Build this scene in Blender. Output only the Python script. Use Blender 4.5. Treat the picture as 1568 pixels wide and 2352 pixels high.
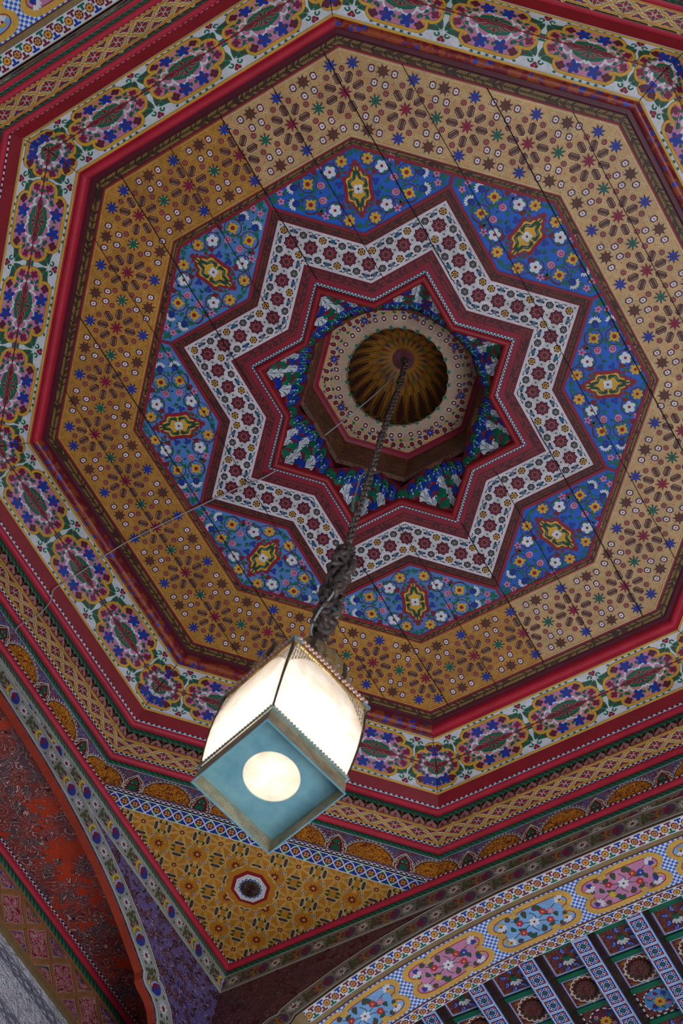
import bpy, bmesh, math, random
from mathutils import Vector, Matrix
random.seed(7)
pi = math.pi; sin = math.sin; cos = math.cos
for o in list(bpy.data.objects): bpy.data.objects.remove(o)
SC = bpy.context.scene; COL = SC.collection
# ------------------------------------------------------------------ camera, world, lights
S = 1.2                       # one layout unit in metres
CAM = (0.61792, -1.32113, -4.23875)
H0 = 1.6 - CAM[2] * S         # height of the painted ceiling plane
ROT = (0.3746, 0.1567, -0.1157)
def rodrigues(w):
    t = math.sqrt(sum(c * c for c in w)); k = [c / t for c in w]
    K = Matrix(((0, -k[2], k[1]), (k[2], 0, -k[0]), (-k[1], k[0], 0)))
    return Matrix.Identity(3) + K * sin(t) + (K @ K) * (1 - cos(t))
def Wd(v): return Vector((v[0] * S, v[1] * S, v[2] * S + H0))
RM = rodrigues(ROT)
cd = bpy.data.cameras.new('camera'); cam = bpy.data.objects.new('camera', cd); COL.objects.link(cam)
r_, d_, f_ = RM[0], RM[1], RM[2]
cam.matrix_world = Matrix(((r_[0], -d_[0], -f_[0], 0), (r_[1], -d_[1], -f_[1], 0), (r_[2], -d_[2], -f_[2], 0), (0, 0, 0, 1)))
cam.location = Wd(CAM)
cd.sensor_fit = 'VERTICAL'; cd.sensor_height = 36.0; cd.lens = 36.0 * 3571.94 / 2352
cd.clip_start = 0.05; cd.clip_end = 100
cd.dof.use_dof = True; cd.dof.focus_distance = 5.35; cd.dof.aperture_fstop = 8.0
SC.camera = cam
world = bpy.data.worlds.new('world'); SC.world = world; world.use_nodes = True
bg = world.node_tree.nodes['Background']; bg.inputs[0].default_value = (0.62, 0.70, 1.0, 1); bg.inputs[1].default_value = 0.40
SC.view_settings.view_transform = 'Standard'; SC.view_settings.look = 'None'
SC.view_settings.gamma = 1; SC.view_settings.exposure = 0.0; SC.view_settings.use_curve_mapping = False
def P(k):
    a = k * pi / 4; return Vector((sin(a), -cos(a), 0))
def area(name, pos, target, sx, sy, power, col):
    l = bpy.data.lights.new(name, 'AREA'); l.shape = 'RECTANGLE'; l.size = sx; l.size_y = sy; l.energy = power; l.color = col
    o = bpy.data.objects.new(name, l); COL.objects.link(o); o.location = Wd(pos)
    o.rotation_euler = (Wd(target) - Wd(pos)).to_track_quat('-Z', 'Y').to_euler()
    return o
# daylight from the courtyard doorways on the right-hand side and under the beamed-room arch
_p = P(1.5) * 1.9; area('courtyard_doorway_daylight', (_p.x, _p.y, -3.9), (-.3, .1, 0), 2.0, 1.6, 95, (0.80, 0.88, 1.0))
_p = P(3.6) * 2.2; area('side_doorway_daylight', (_p.x, _p.y, -4.2), (-.2, -.2, 0), 1.6, 1.6, 30, (0.80, 0.88, 1.0))

# ------------------------------------------------------------------ materials
MATS = {}
def lin(c):
    c /= 255.0
    return c / 12.92 if c <= 0.04045 else ((c + 0.055) / 1.055) ** 2.4
def C(r, g, b, k=1.5): return tuple(min(0.86, lin(v) * k) for v in (r, g, b)) + (1,)
def newmat(name):
    m = bpy.data.materials.new(name); m.use_nodes = True; MATS[name] = m
    n = m.node_tree.nodes; return m, n, m.node_tree.links, n['Principled BSDF']
def noise(n, l, scale, detail=4, rough=.6, co=None, dist=0):
    t = n.new('ShaderNodeTexNoise'); t.inputs['Scale'].default_value = scale; t.inputs['Detail'].default_value = detail
    t.inputs['Roughness'].default_value = rough; t.inputs['Distortion'].default_value = dist
    if co is not None: l.new(co, t.inputs['Vector'])
    return t.outputs['Fac']
def ramp(n, l, fac, stops, interp='LINEAR'):
    r = n.new('ShaderNodeValToRGB'); r.color_ramp.interpolation = interp
    while len(r.color_ramp.elements) < len(stops): r.color_ramp.elements.new(1)
    for e, (p, c) in zip(r.color_ramp.elements, stops): e.position = p; e.color = c
    l.new(fac, r.inputs[0]); return r.outputs[0]
def mixc(n, l, fac, a, b, mode='MIX'):
    x = n.new('ShaderNodeMix'); x.data_type = 'RGBA'; x.blend_type = mode
    for v, i in ((fac, 0), (a, 6), (b, 7)):
        if hasattr(v, 'is_linked') or hasattr(v, 'node'): l.new(v, x.inputs[i])
        else: x.inputs[i].default_value = v
    return x.outputs[2]
def objco(n, kind='Object'):
    t = n.new('ShaderNodeTexCoord'); return t.outputs[kind]
def mth(n, l, op, a, b=0.0, c=0.0):
    x = n.new('ShaderNodeMath'); x.operation = op
    for i, v in enumerate((a, b, c)):
        if hasattr(v, 'node'): l.new(v, x.inputs[i])
        else: x.inputs[i].default_value = v
    return x.outputs[0]
def aged(n, l, col, amt):
    co = objco(n)
    f = noise(n, l, 9, 6, .65, co); g = noise(n, l, 160, 3, .6, co)
    a = ramp(n, l, f, [(.3, (1 - amt, 1 - amt * 1.05, 1 - amt * 1.1, 1)), (.7, (1.04, 1.04, 1.04, 1))])
    b = ramp(n, l, g, [(.3, (1 - amt * .7,) * 3 + (1,)), (.7, (1.05,) * 3 + (1,))])
    return mixc(n, l, 1.0, mixc(n, l, 1.0, col, a, 'MULTIPLY'), b, 'MULTIPLY')
def paint(name, r, g, b, rough=.5, amt=.28, spec=.4, k=1.5):
    m, n, l, p = newmat(name)
    l.new(aged(n, l, C(r, g, b, k), amt), p.inputs['Base Color'])
    p.inputs['Roughness'].default_value = rough; p.inputs['Specular IOR Level'].default_value = spec
    return m
for a in [('tan', 188, 138, 84), ('tanl', 212, 172, 118), ('tanl2', 190, 146, 66), ('tan2', 170, 114, 38), ('pale', 222, 200, 160), ('strap', 203, 148, 62), ('dred', 108, 20, 34), ('brown', 84, 52, 34),
          ('crimson', 128, 20, 38), ('red', 132, 20, 26), ('redroll', 176, 34, 52), ('orange', 190, 70, 30), ('maroon', 82, 20, 34), ('white', 216, 218, 228), ('strapw', 226, 226, 240), ('collar', 168, 140, 116),
          ('cream', 205, 196, 176), ('pink', 186, 116, 146), ('peach', 196, 128, 112), ('blue', 18, 50, 140), ('sky', 24, 92, 178), ('skygrey', 78, 122, 178), ('lblue', 118, 158, 214),
          ('green', 8, 96, 66), ('dgreen', 14, 62, 42), ('olive', 76, 80, 44), ('gold', 208, 150, 44), ('gold2', 196, 124, 22), ('goldo', 214, 150, 62), ('yellow', 214, 180, 60),
          ('black', 22, 16, 22), ('plum', 84, 24, 44), ('dkbrown', 52, 30, 20), ('leafy', 128, 98, 44), ('leafd', 74, 48, 22), ('grey', 150, 152, 144), ('greyd', 128, 118, 100),
          ('navy', 24, 36, 110), ('pinkish', 176, 130, 116), ('woodl', 128, 104, 66), ('rust', 150, 50, 24), ('teal', 10, 84, 110), ('lav', 160, 160, 215), ('mgreen', 30, 70, 48), ('goldd', 140, 86, 24), ('strapt', 196, 138, 44), ('trig', 176, 112, 24), ('whitecove', 200, 206, 212), ('grey2', 118, 116, 130)]:
    paint(*a)
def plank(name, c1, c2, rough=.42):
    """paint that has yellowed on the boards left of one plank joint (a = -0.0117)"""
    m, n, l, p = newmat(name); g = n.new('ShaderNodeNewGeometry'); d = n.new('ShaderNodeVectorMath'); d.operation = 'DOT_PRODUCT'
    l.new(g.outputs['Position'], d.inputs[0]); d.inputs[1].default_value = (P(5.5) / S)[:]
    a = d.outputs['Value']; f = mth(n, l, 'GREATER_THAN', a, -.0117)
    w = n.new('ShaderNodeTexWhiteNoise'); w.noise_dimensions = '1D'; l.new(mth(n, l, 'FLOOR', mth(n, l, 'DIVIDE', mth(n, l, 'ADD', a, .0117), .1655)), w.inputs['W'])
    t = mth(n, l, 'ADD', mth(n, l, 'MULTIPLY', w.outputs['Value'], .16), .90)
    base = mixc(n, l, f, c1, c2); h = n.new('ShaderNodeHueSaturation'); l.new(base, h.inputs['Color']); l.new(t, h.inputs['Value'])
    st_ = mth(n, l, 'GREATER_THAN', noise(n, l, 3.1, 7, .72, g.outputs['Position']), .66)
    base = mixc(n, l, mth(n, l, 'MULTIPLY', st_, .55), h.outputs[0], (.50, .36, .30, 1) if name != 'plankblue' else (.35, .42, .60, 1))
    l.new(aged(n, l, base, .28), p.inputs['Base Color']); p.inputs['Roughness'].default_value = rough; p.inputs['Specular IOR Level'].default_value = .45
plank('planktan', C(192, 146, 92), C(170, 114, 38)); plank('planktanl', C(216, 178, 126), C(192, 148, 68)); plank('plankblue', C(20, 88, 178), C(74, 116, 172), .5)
def scroll(name, c1, c2, scale=30, c3=None, w=.10, rough=.5, c4=None, freq=7):
    """painted arabesque: winding contour lines of a noise field on a ground colour"""
    m, n, l, p = newmat(name); co = objco(n)
    f = noise(n, l, scale, 1.5, .4, co, .6)
    s = mth(n, l, 'FRACT', mth(n, l, 'MULTIPLY', f, freq))
    line = mth(n, l, 'LESS_THAN', mth(n, l, 'ABSOLUTE', mth(n, l, 'SUBTRACT', s, .5)), w)
    f2 = noise(n, l, scale * .55, 2, .5, co)
    base = c1 if c3 is None else mixc(n, l, mth(n, l, 'GREATER_THAN', f2, .52), c1, c3)
    if c4 is not None:
        v = n.new('ShaderNodeTexVoronoi'); v.inputs['Scale'].default_value = scale * .8; l.new(co, v.inputs['Vector'])
        base = mixc(n, l, mth(n, l, 'LESS_THAN', v.outputs['Distance'], .28), base, c4)
    l.new(aged(n, l, mixc(n, l, line, base, c2), .25), p.inputs['Base Color']); p.inputs['Roughness'].default_value = rough
    return m
scroll('shellgold', C(200, 128, 26), C(104, 40, 14), 52, None, .2, freq=6)
scroll('arabesque', C(82, 76, 130), C(170, 130, 140), 42, C(70, 44, 70), .07, .5, C(48, 22, 26))
scroll('arabred', C(84, 40, 44), C(150, 110, 100), 42, C(70, 34, 36), .04, .5, C(60, 28, 26))
scroll('arabblue', C(66, 62, 120), C(176, 150, 150), 70, C(96, 40, 60), .10)
paint('domegold', 142, 92, 30, .5, .35)
scroll('darkred', C(96, 24, 26), C(150, 96, 50), 60, C(88, 26, 26), .07)
scroll('browncarve', C(66, 38, 24), C(30, 16, 12), 60, C(78, 48, 28), .16)
scroll('worndomebrown', C(110, 66, 30), C(52, 28, 16), 50, C(90, 52, 26), .16)
scroll('crimsonleaf', C(126, 24, 40), C(60, 22, 20), 75, C(118, 30, 38), .13)
scroll('pinkleaf', C(170, 90, 100), C(226, 170, 160), 60, C(150, 40, 60), .12)
scroll('pinkscroll', C(150, 44, 62), C(214, 160, 150), 46, C(120, 30, 44), .12)
scroll('bluescroll', C(130, 60, 74), C(206, 160, 150), 60, C(36, 48, 120), .10)
scroll('greenscroll', C(130, 56, 60), C(190, 150, 130), 60, C(30, 74, 50), .10)
paint('nichegold', 168, 112, 70)
# worn red niche ceiling: cream and dark scrolls rubbed back to orange-red undercoat
m, n, l, p = newmat('wornred'); co = objco(n)
f = noise(n, l, 15, 2, .5, co, 1.4)
s = mth(n, l, 'FRACT', mth(n, l, 'MULTIPLY', f, 8.0))
base = mixc(n, l, mth(n, l, 'GREATER_THAN', noise(n, l, 14, 2, .5, co), .52), C(128, 52, 48), C(92, 66, 70))
base = mixc(n, l, mth(n, l, 'LESS_THAN', s, .12), base, C(52, 24, 22))
base = mixc(n, l, mth(n, l, 'GREATER_THAN', s, .86), base, C(200, 150, 138))
pt = mth(n, l, 'MULTIPLY', mth(n, l, 'GREATER_THAN', noise(n, l, 4.5, 6, .72, co), .545), mth(n, l, 'GREATER_THAN', noise(n, l, 60, 3, .7, co), .40))
base = mixc(n, l, pt, base, C(176, 52, 16))
l.new(aged(n, l, base, .25), p.inputs['Base Color']); p.inputs['Roughness'].default_value = .55
# striped rope moulding (stripes slant across the moulding in its own uv)
def rope(name, c1, c2, freq=42, slant=1.2, duty=.4):
    m, n, l, p = newmat(name); uv = n.new('ShaderNodeUVMap').outputs[0]
    sp = n.new('ShaderNodeSeparateXYZ'); l.new(uv, sp.inputs[0])
    v = mth(n, l, 'FRACT', mth(n, l, 'MULTIPLY', mth(n, l, 'ADD', sp.outputs[0], mth(n, l, 'MULTIPLY', sp.outputs[1], slant)), freq))
    l.new(aged(n, l, mixc(n, l, mth(n, l, 'LESS_THAN', v, duty), c1, c2), .25), p.inputs['Base Color'])
    b = n.new('ShaderNodeBump'); b.inputs['Strength'].default_value = .5; b.inputs['Distance'].default_value = .004
    l.new(mth(n, l, 'PINGPONG', v, .5), b.inputs['Height']); l.new(b.outputs[0], p.inputs['Normal']); p.inputs['Roughness'].default_value = .5
rope('ropegreen', C(8, 86, 58), C(6, 54, 38), 52, 1.2)
rope('ropegrey', C(70, 96, 74), C(44, 62, 50), 60, 1.4)
def checker(name, c1, c2, su, sv, ou=0.0, rot=False):
    m, n, l, p = newmat(name); uv = n.new('ShaderNodeUVMap').outputs[0]
    sp = n.new('ShaderNodeSeparateXYZ'); l.new(uv, sp.inputs[0])
    u, v = sp.outputs[0], sp.outputs[1]
    if rot: u, v = mth(n, l, 'ADD', u, v), mth(n, l, 'SUBTRACT', u, v)
    a = mth(n, l, 'FLOOR', mth(n, l, 'MULTIPLY', u, su)); b = mth(n, l, 'FLOOR', mth(n, l, 'ADD', mth(n, l, 'MULTIPLY', v, sv), ou))
    q = mth(n, l, 'MODULO', mth(n, l, 'ABSOLUTE', mth(n, l, 'ADD', a, b)), 2.0)
    l.new(aged(n, l, mixc(n, l, q, c1, c2), .22), p.inputs['Base Color']); p.inputs['Roughness'].default_value = .5
checker('bwcheck', C(200, 190, 204), C(24, 20, 32), 120, 170)
checker('bluecheck', C(226, 228, 236), C(12, 84, 120), 48, 160)
checker('soffitcheck', C(214, 220, 232), C(40, 90, 180), 130, 130)
checker('bwsmall', C(200, 200, 200), C(24, 30, 44), 90, 90)
# worn rolls with blue and orange flowers
m, n, l, p = newmat('flowerroll'); co = objco(n)
base = mixc(n, l, mth(n, l, 'GREATER_THAN', noise(n, l, 26, 3, .6, co), .5), C(120, 28, 34), C(150, 66, 30))
v = n.new('ShaderNodeTexVoronoi'); v.inputs['Scale'].default_value = 38; l.new(co, v.inputs['Vector'])
base = mixc(n, l, mth(n, l, 'MULTIPLY', mth(n, l, 'LESS_THAN', v.outputs['Distance'], .34), mth(n, l, 'GREATER_THAN', noise(n, l, 8, 1, .5, co), .48)), base, C(50, 60, 150))
l.new(aged(n, l, base, .3), p.inputs['Base Color']); p.inputs['Roughness'].default_value = .4
# carved stucco
m, n, l, p = newmat('stucco'); co = objco(n)
f = noise(n, l, 34, 3, .6, co, 1.5)
l.new(aged(n, l, ramp(n, l, f, [(.3, C(200, 190, 206)), (.6, C(226, 218, 230))]), .2), p.inputs['Base Color'])
b = n.new('ShaderNodeBump'); b.inputs['Strength'].default_value = 1; b.inputs['Distance'].default_value = .03; l.new(f, b.inputs['Height']); l.new(b.outputs[0], p.inputs['Normal'])
p.inputs['Roughness'].default_value = .8
m, n, l, p = newmat('plaster'); l.new(aged(n, l, C(150, 120, 110), .2), p.inputs['Base Color']); p.inputs['Roughness'].default_value = .8
m, n, l, p = newmat('floorstone'); l.new(aged(n, l, C(150, 140, 130), .2), p.inputs['Base Color']); p.inputs['Roughness'].default_value = .4
# lantern and chain
m, n, l, p = newmat('verdigris'); co = objco(n)
l.new(ramp(n, l, noise(n, l, 18, 5, .6, co), [(.35, C(88, 132, 140, 1.45)), (.65, C(112, 152, 156, 1.45))]), p.inputs['Base Color']); p.inputs['Roughness'].default_value = .45; p.inputs['Metallic'].default_value = .2
m, n, l, p = newmat('brass'); co = objco(n)
l.new(ramp(n, l, noise(n, l, 60, 4, .6, co), [(.35, (.22, .13, .04, 1)), (.65, (.62, .42, .16, 1))]), p.inputs['Base Color']); p.inputs['Roughness'].default_value = .35; p.inputs['Metallic'].default_value = .85
m, n, l, p = newmat('darkbrass'); p.inputs['Base Color'].default_value = (.10, .075, .05, 1); p.inputs['Roughness'].default_value = .45; p.inputs['Metallic'].default_value = .7
m, n, l, p = newmat('beadpink'); p.inputs['Base Color'].default_value = (.80, .48, .36, 1); p.inputs['Roughness'].default_value = .3; p.inputs['Metallic'].default_value = .5
m, n, l, p = newmat('chainiron'); co = objco(n)
l.new(ramp(n, l, noise(n, l, 40, 4, .7, co), [(.35, (.05, .038, .03, 1)), (.62, (.17, .12, .095, 1)), (.75, (.34, .23, .10, 1))]), p.inputs['Base Color']); p.inputs['Roughness'].default_value = .6; p.inputs['Metallic'].default_value = .3
m, n, l, p = newmat('cord'); p.inputs['Base Color'].default_value = (.42, .39, .37, 1); p.inputs['Roughness'].default_value = .8
m, n, l, p = newmat('crack'); p.inputs['Base Color'].default_value = (.012, .008, .008, 1); p.inputs['Roughness'].default_value = 1
m, n, l, p = newmat('frosted'); n.remove(p)
co = objco(n); c = ramp(n, l, noise(n, l, 22, 5, .6, co), [(.3, (.70, .60, .52, 1)), (.65, (.95, .93, .90, 1))])
tr = n.new('ShaderNodeBsdfTranslucent'); df = n.new('ShaderNodeBsdfDiffuse'); gl = n.new('ShaderNodeBsdfGlossy'); gl.inputs['Roughness'].default_value = .25
l.new(c, tr.inputs[0]); l.new(c, df.inputs[0]); a = n.new('ShaderNodeMixShader'); a.inputs[0].default_value = .25; l.new(tr.outputs[0], a.inputs[1]); l.new(df.outputs[0], a.inputs[2])
b = n.new('ShaderNodeMixShader'); b.inputs[0].default_value = .06; l.new(a.outputs[0], b.inputs[1]); l.new(gl.outputs[0], b.inputs[2]); l.new(b.outputs[0], n['Material Output'].inputs[0])
m, n, l, p = newmat('frosted2'); n.remove(p); co = objco(n); c = ramp(n, l, noise(n, l, 22, 5, .6, co), [(.3, (.22, .19, .17, 1)), (.65, (.34, .31, .29, 1))])
tr = n.new('ShaderNodeBsdfTranslucent'); l.new(c, tr.inputs[0]); gl = n.new('ShaderNodeBsdfGlossy'); gl.inputs['Roughness'].default_value = .15
b = n.new('ShaderNodeMixShader'); b.inputs[0].default_value = .12; l.new(tr.outputs[0], b.inputs[1]); l.new(gl.outputs[0], b.inputs[2]); l.new(b.outputs[0], n['Material Output'].inputs[0])
def pierced(name, c, scale, thr, metal=.6):
    m, n, l, p = newmat(name); uv = n.new('ShaderNodeUVMap').outputs[0]
    v = n.new('ShaderNodeTexVoronoi'); v.inputs['Scale'].default_value = scale; v.inputs['Randomness'].default_value = .25; l.new(uv, v.inputs['Vector'])
    p.inputs['Base Color'].default_value = c; p.inputs['Metallic'].default_value = metal; p.inputs['Roughness'].default_value = .4
    l.new(mth(n, l, 'GREATER_THAN', v.outputs['Distance'], thr), p.inputs['Alpha'])
m, n, l, p = newmat('piercedbrass'); uv = n.new('ShaderNodeUVMap').outputs[0]; v = n.new('ShaderNodeTexVoronoi'); v.inputs['Scale'].default_value = 46; v.inputs['Randomness'].default_value = .15; l.new(uv, v.inputs['Vector'])
l.new(mixc(n, l, mth(n, l, 'LESS_THAN', v.outputs['Distance'], .30), ramp(n, l, noise(n, l, 30, 4, .6, objco(n)), [(.35, (.34, .27, .15, 1)), (.65, (.62, .50, .30, 1))]), (.12, .06, .03, 1)), p.inputs['Base Color']); p.inputs['Metallic'].default_value = .35; p.inputs['Roughness'].default_value = .45
pierced('filigree', (.42, .30, .13, 1), 34, .40, .4)

# ------------------------------------------------------------------ object helpers
def link(o, parent=None):
    COL.objects.link(o)
    if parent is not None: o.parent = parent; o.matrix_parent_inverse = Matrix.Translation(-parent.location)
    return o
def tag(o, label=None, cat=None, group=None, kind=None):
    if label: o['label'] = label
    if cat: o['category'] = cat
    if group: o['group'] = group
    if kind: o['kind'] = kind
    return o
def empty(name, pos, label, cat, group=None):
    o = bpy.data.objects.new(name, None); o.location = Wd(pos); o.empty_display_size = .05; link(o); return tag(o, label, cat, group)
def finish(bm, name, mats, parent=None, smooth=False):
    c = Vector((0, 0, 0))
    if bm.verts:
        lo = Vector([min(v.co[i] for v in bm.verts) for i in range(3)]); hi = Vector([max(v.co[i] for v in bm.verts) for i in range(3)]); c = (lo + hi) / 2
    for v in bm.verts: v.co -= c
    me = bpy.data.meshes.new(name); bm.to_mesh(me); bm.free()
    for m in mats: me.materials.append(MATS[m])
    if smooth: me.polygons.foreach_set('use_smooth', [True] * len(me.polygons))
    o = bpy.data.objects.new(name, me); o.location = c; link(o, parent); return o
EPS = .0005
def spline(pts, n=5, closed=False):
    out = []; N = len(pts); R = range(N) if closed else range(N - 1)
    for i in R:
        g = (lambda j: pts[j % N]) if closed else (lambda j: pts[max(0, min(N - 1, j))])
        a, b, c, d = g(i - 1), g(i), g(i + 1), g(i + 2)
        for k in range(n):
            t = k / n
            out.append(tuple(.5 * (2 * b[q] + (c[q] - a[q]) * t + (2 * a[q] - 5 * b[q] + 4 * c[q] - d[q]) * t * t + (3 * b[q] - a[q] - 3 * c[q] + d[q]) * t ** 3) for q in (0, 1)))
    if not closed: out.append(tuple(pts[-1]))
    return out
class Paint:
    """flat painted shapes in (x, y, layer) that are later laid on a real surface as ONE mesh"""
    def __init__(s): s.f = []; s.n = 0
    def poly(s, pts, m, l=1): s.n = (s.n + 1) % 13; h = (l + s.n * .06) * EPS; s.f.append(([(q[0], q[1], h) for q in pts], m))
    def raw(s, pts, m): s.f.append((list(pts), m))
    def slab(s, pts, m, t, mb=None):
        s.raw([(x, y, 0) for x, y in pts], m); mb = mb or m
        s.raw([(x, y, -t) for x, y in reversed(pts)], mb); N = len(pts)
        for i in range(N):
            a, b = pts[i], pts[(i + 1) % N]; s.raw([(a[0], a[1], 0), (a[0], a[1], -t), (b[0], b[1], -t), (b[0], b[1], 0)], mb)
    def rect(s, x0, y0, x1, y1, m, l=1): s.poly([(x0, y0), (x1, y0), (x1, y1), (x0, y1)], m, l)
    def ell(s, cx, cy, rx, ry, m, l=2, rot=0, n=10):
        c, d = cos(rot), sin(rot)
        s.poly([(cx + rx * cos(t) * c - ry * sin(t) * d, cy + rx * cos(t) * d + ry * sin(t) * c) for t in [2 * pi * i / n for i in range(n)]], m, l)
    def star(s, cx, cy, R, r, n, m, l=2, rot=0):
        s.poly([(cx + (R if i % 2 == 0 else r) * cos(rot + pi * i / n), cy + (R if i % 2 == 0 else r) * sin(rot + pi * i / n)) for i in range(2 * n)], m, l)
    def hexa(s, cx, cy, L, w, rot, m, l=2, k=.62):
        c, d = cos(rot), sin(rot)
        s.poly([(cx + x * c - y * d, cy + x * d + y * c) for x, y in [(L, 0), (L * k, w), (-L * k, w), (-L, 0), (-L * k, -w), (L * k, -w)]], m, l)
    def stroke(s, pts, w, m, l=2, closed=False):
        N = len(pts); w /= 2; off = []
        for i in range(N):
            a = pts[i - 1] if (i > 0 or closed) else pts[i]; b = pts[(i + 1) % N] if (i < N - 1 or closed) else pts[i]
            p = pts[i]; e1 = (p[0] - a[0], p[1] - a[1]); e2 = (b[0] - p[0], b[1] - p[1])
            n1 = math.hypot(*e1) or 1e-9; n2 = math.hypot(*e2) or 1e-9
            if i == 0 and not closed: e1 = e2; n1 = n2
            if i == N - 1 and not closed: e2 = e1; n2 = n1
            nx = -(e1[1] / n1 + e2[1] / n2); ny = e1[0] / n1 + e2[0] / n2; q = math.hypot(nx, ny) or 1e-9; nx /= q; ny /= q
            k = 1 / max(.45, -nx * e1[1] / n1 + ny * e1[0] / n1)
            off.append(((p[0] + nx * w * k, p[1] + ny * w * k), (p[0] - nx * w * k, p[1] - ny * w * k)))
        for i in range(N if closed else N - 1):
            j = (i + 1) % N; s.poly([off[i][0], off[j][0], off[j][1], off[i][1]], m, l)
    def leaf(s, x0, y0, x1, y1, w, m, l=2, bend=.15, vein=None):
        dx, dy = x1 - x0, y1 - y0; L = math.hypot(dx, dy) or 1e-9; nx, ny = -dy / L, dx / L
        c = lambda t, o: (x0 + dx * t + nx * (o * w + bend * L * sin(pi * t)), y0 + dy * t + ny * (o * w + bend * L * sin(pi * t)))
        pr = [(0, 0), (.18, .7), (.45, 1), (.75, .6), (1, 0)]
        s.poly([c(t, o) for t, o in pr] + [c(t, -o) for t, o in pr[-2:0:-1]], m, l)
        if vein: s.stroke([c(.15, 0), c(.5, 0), c(.85, 0)], w * .35, vein, l + 1)
    def flower(s, cx, cy, R, n, mp, mc, l=3, rot=0, fat=.36, core=.28):
        for i in range(n):
            a = rot + 2 * pi * i / n; s.ell(cx + R * .58 * cos(a), cy + R * .58 * sin(a), R * .44, R * fat, mp, l, a, 8)
        s.ell(cx, cy, R * core, R * core, mc, l + 1, 0, 8)
    def ring(s, cx, cy, R, w, m, l=2, n=14, a0=0, a1=2 * pi):
        full = abs(a1 - a0 - 2 * pi) < 1e-6; k = n if full else n + 1
        s.stroke([(cx + R * cos(a0 + (a1 - a0) * i / n), cy + R * sin(a0 + (a1 - a0) * i / n)) for i in range(k)], w, m, l, full)
    def curl(s, cx, cy, R, w, m, l=2, a0=0, d=1):
        s.stroke([(cx + R * (1 - t * .85) * cos(a0 + d * t * 5), cy + R * (1 - t * .85) * sin(a0 + d * t * 5)) for t in [i / 9 for i in range(10)]], w, m, l)
    def add(s, o, fn=None, dx=0, dy=0, sx=1, sy=1, rot=0, swap=None):
        c, d = cos(rot), sin(rot)
        for pts, m in o.f:
            if swap: m = swap.get(m, m)
            s.f.append(([(dx + (x * sx) * c - (y * sy) * d, dy + (x * sx) * d + (y * sy) * c, h) if fn is None else fn(x, y) + (h,) for x, y, h in pts], m))
    def build(s, name, mp, parent=None, clip=(), cx=(), cy=(), smooth=False):
        bm = bmesh.new(); ml = []; mi = {}
        for pts, m in s.f:
            if m not in mi: mi[m] = len(ml); ml.append(m)
            try: f = bm.faces.new([bm.verts.new(q) for q in pts]); f.material_index = mi[m]
            except ValueError: pass
        for px, py, nx, ny in clip:
            bmesh.ops.bisect_plane(bm, geom=bm.verts[:] + bm.edges[:] + bm.faces[:], dist=1e-7, plane_co=(px, py, 0), plane_no=(nx, ny, 0), clear_outer=True)
        for x in cx: bmesh.ops.bisect_plane(bm, geom=bm.verts[:] + bm.edges[:] + bm.faces[:], dist=1e-7, plane_co=(x, 0, 0), plane_no=(1, 0, 0))
        for y in cy: bmesh.ops.bisect_plane(bm, geom=bm.verts[:] + bm.edges[:] + bm.faces[:], dist=1e-7, plane_co=(0, y, 0), plane_no=(0, 1, 0))
        uv = bm.loops.layers.uv.new('UVMap')
        for f in bm.faces:
            for lp in f.loops: lp[uv].uv = (lp.vert.co.x, lp.vert.co.y)
        for v in bm.verts: v.co = Wd(mp(v.co.x, v.co.y, v.co.z))
        return finish(bm, name, ml, parent, smooth)
T22 = math.tan(pi / 8)
def side_map(k, d0, z0, d1, z1):
    """board on the side whose outward normal is P(k): x runs along it, y from (d0,z0) to (d1,z1)"""
    N = P(k); T = P(k + 2); w = math.hypot(d1 - d0, z1 - z0); ed, ez = (d1 - d0) / w, (z1 - z0) / w; nd, nz = ez, -ed
    def mp(x, y, h):
        q = N * (d0 + ed * y + nd * h) + T * x; return (q.x, q.y, z0 + ez * y + nz * h)
    t = T22; q = math.hypot(1, t * ed)
    clip = [(t * d0, 0, 1 / q, -t * ed / q), (-t * d0, 0, -1 / q, -t * ed / q)]
    return mp, w, clip, ed
def board(p, d0, d1, w, m, t=.012, mb='dkbrown'):
    p.slab([(-d0 * T22, 0), (d0 * T22, 0), (d1 * T22, w), (-d1 * T22, w)], m, t, mb)
def sweep(name, frames, prof, mats, parent=None, close=False, smooth=False):
    """sweep profile [(d,z)] along frames; frames: list of functions (d,z)->unit coords; uv x = length"""
    bm = bmesh.new(); rows = [[bm.verts.new(Wd(fr(d, z))) for d, z in prof] for fr in frames]
    uv = bm.loops.layers.uv.new('UVMap'); vs = [0]
    for i in range(1, len(prof)): vs.append(vs[-1] + math.dist(prof[i], prof[i - 1]))
    N = len(rows); L = 0
    for i in range(N if close else N - 1):
        a, b = rows[i], rows[(i + 1) % N]; ln = (a[0].co - b[0].co).length / S
        for j in range(len(prof) - 1):
            f = bm.faces.new([a[j], b[j], b[j + 1], a[j + 1]]); f.material_index = 0
            for lp, q in zip(f.loops, ((L, vs[j]), (L + ln, vs[j]), (L + ln, vs[j + 1]), (L, vs[j + 1]))): lp[uv].uv = q
            f.smooth = smooth
        L += ln
    return bm
def octa(name, prof, mat, parent=None, smooth=True, label=None):
    fr = [(lambda d, z, k=k: tuple((P(k) * (d / cos(pi / 8)))[:2]) + (z,)) for k in range(8)]
    o = finish(sweep(name, fr, prof, [0], close=True, smooth=smooth), name, [mat], parent)
    return o
def half(d, z, r, a0, a1, n=8): return [(d + r * cos(a0 + (a1 - a0) * i / n), z + r * sin(a0 + (a1 - a0) * i / n)) for i in range(n + 1)]
def octline(name, d0, z0, d1, z1, m, parent=None): return octa(name, [(d0, z0), (d1, z1)], m, parent, False)
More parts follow.
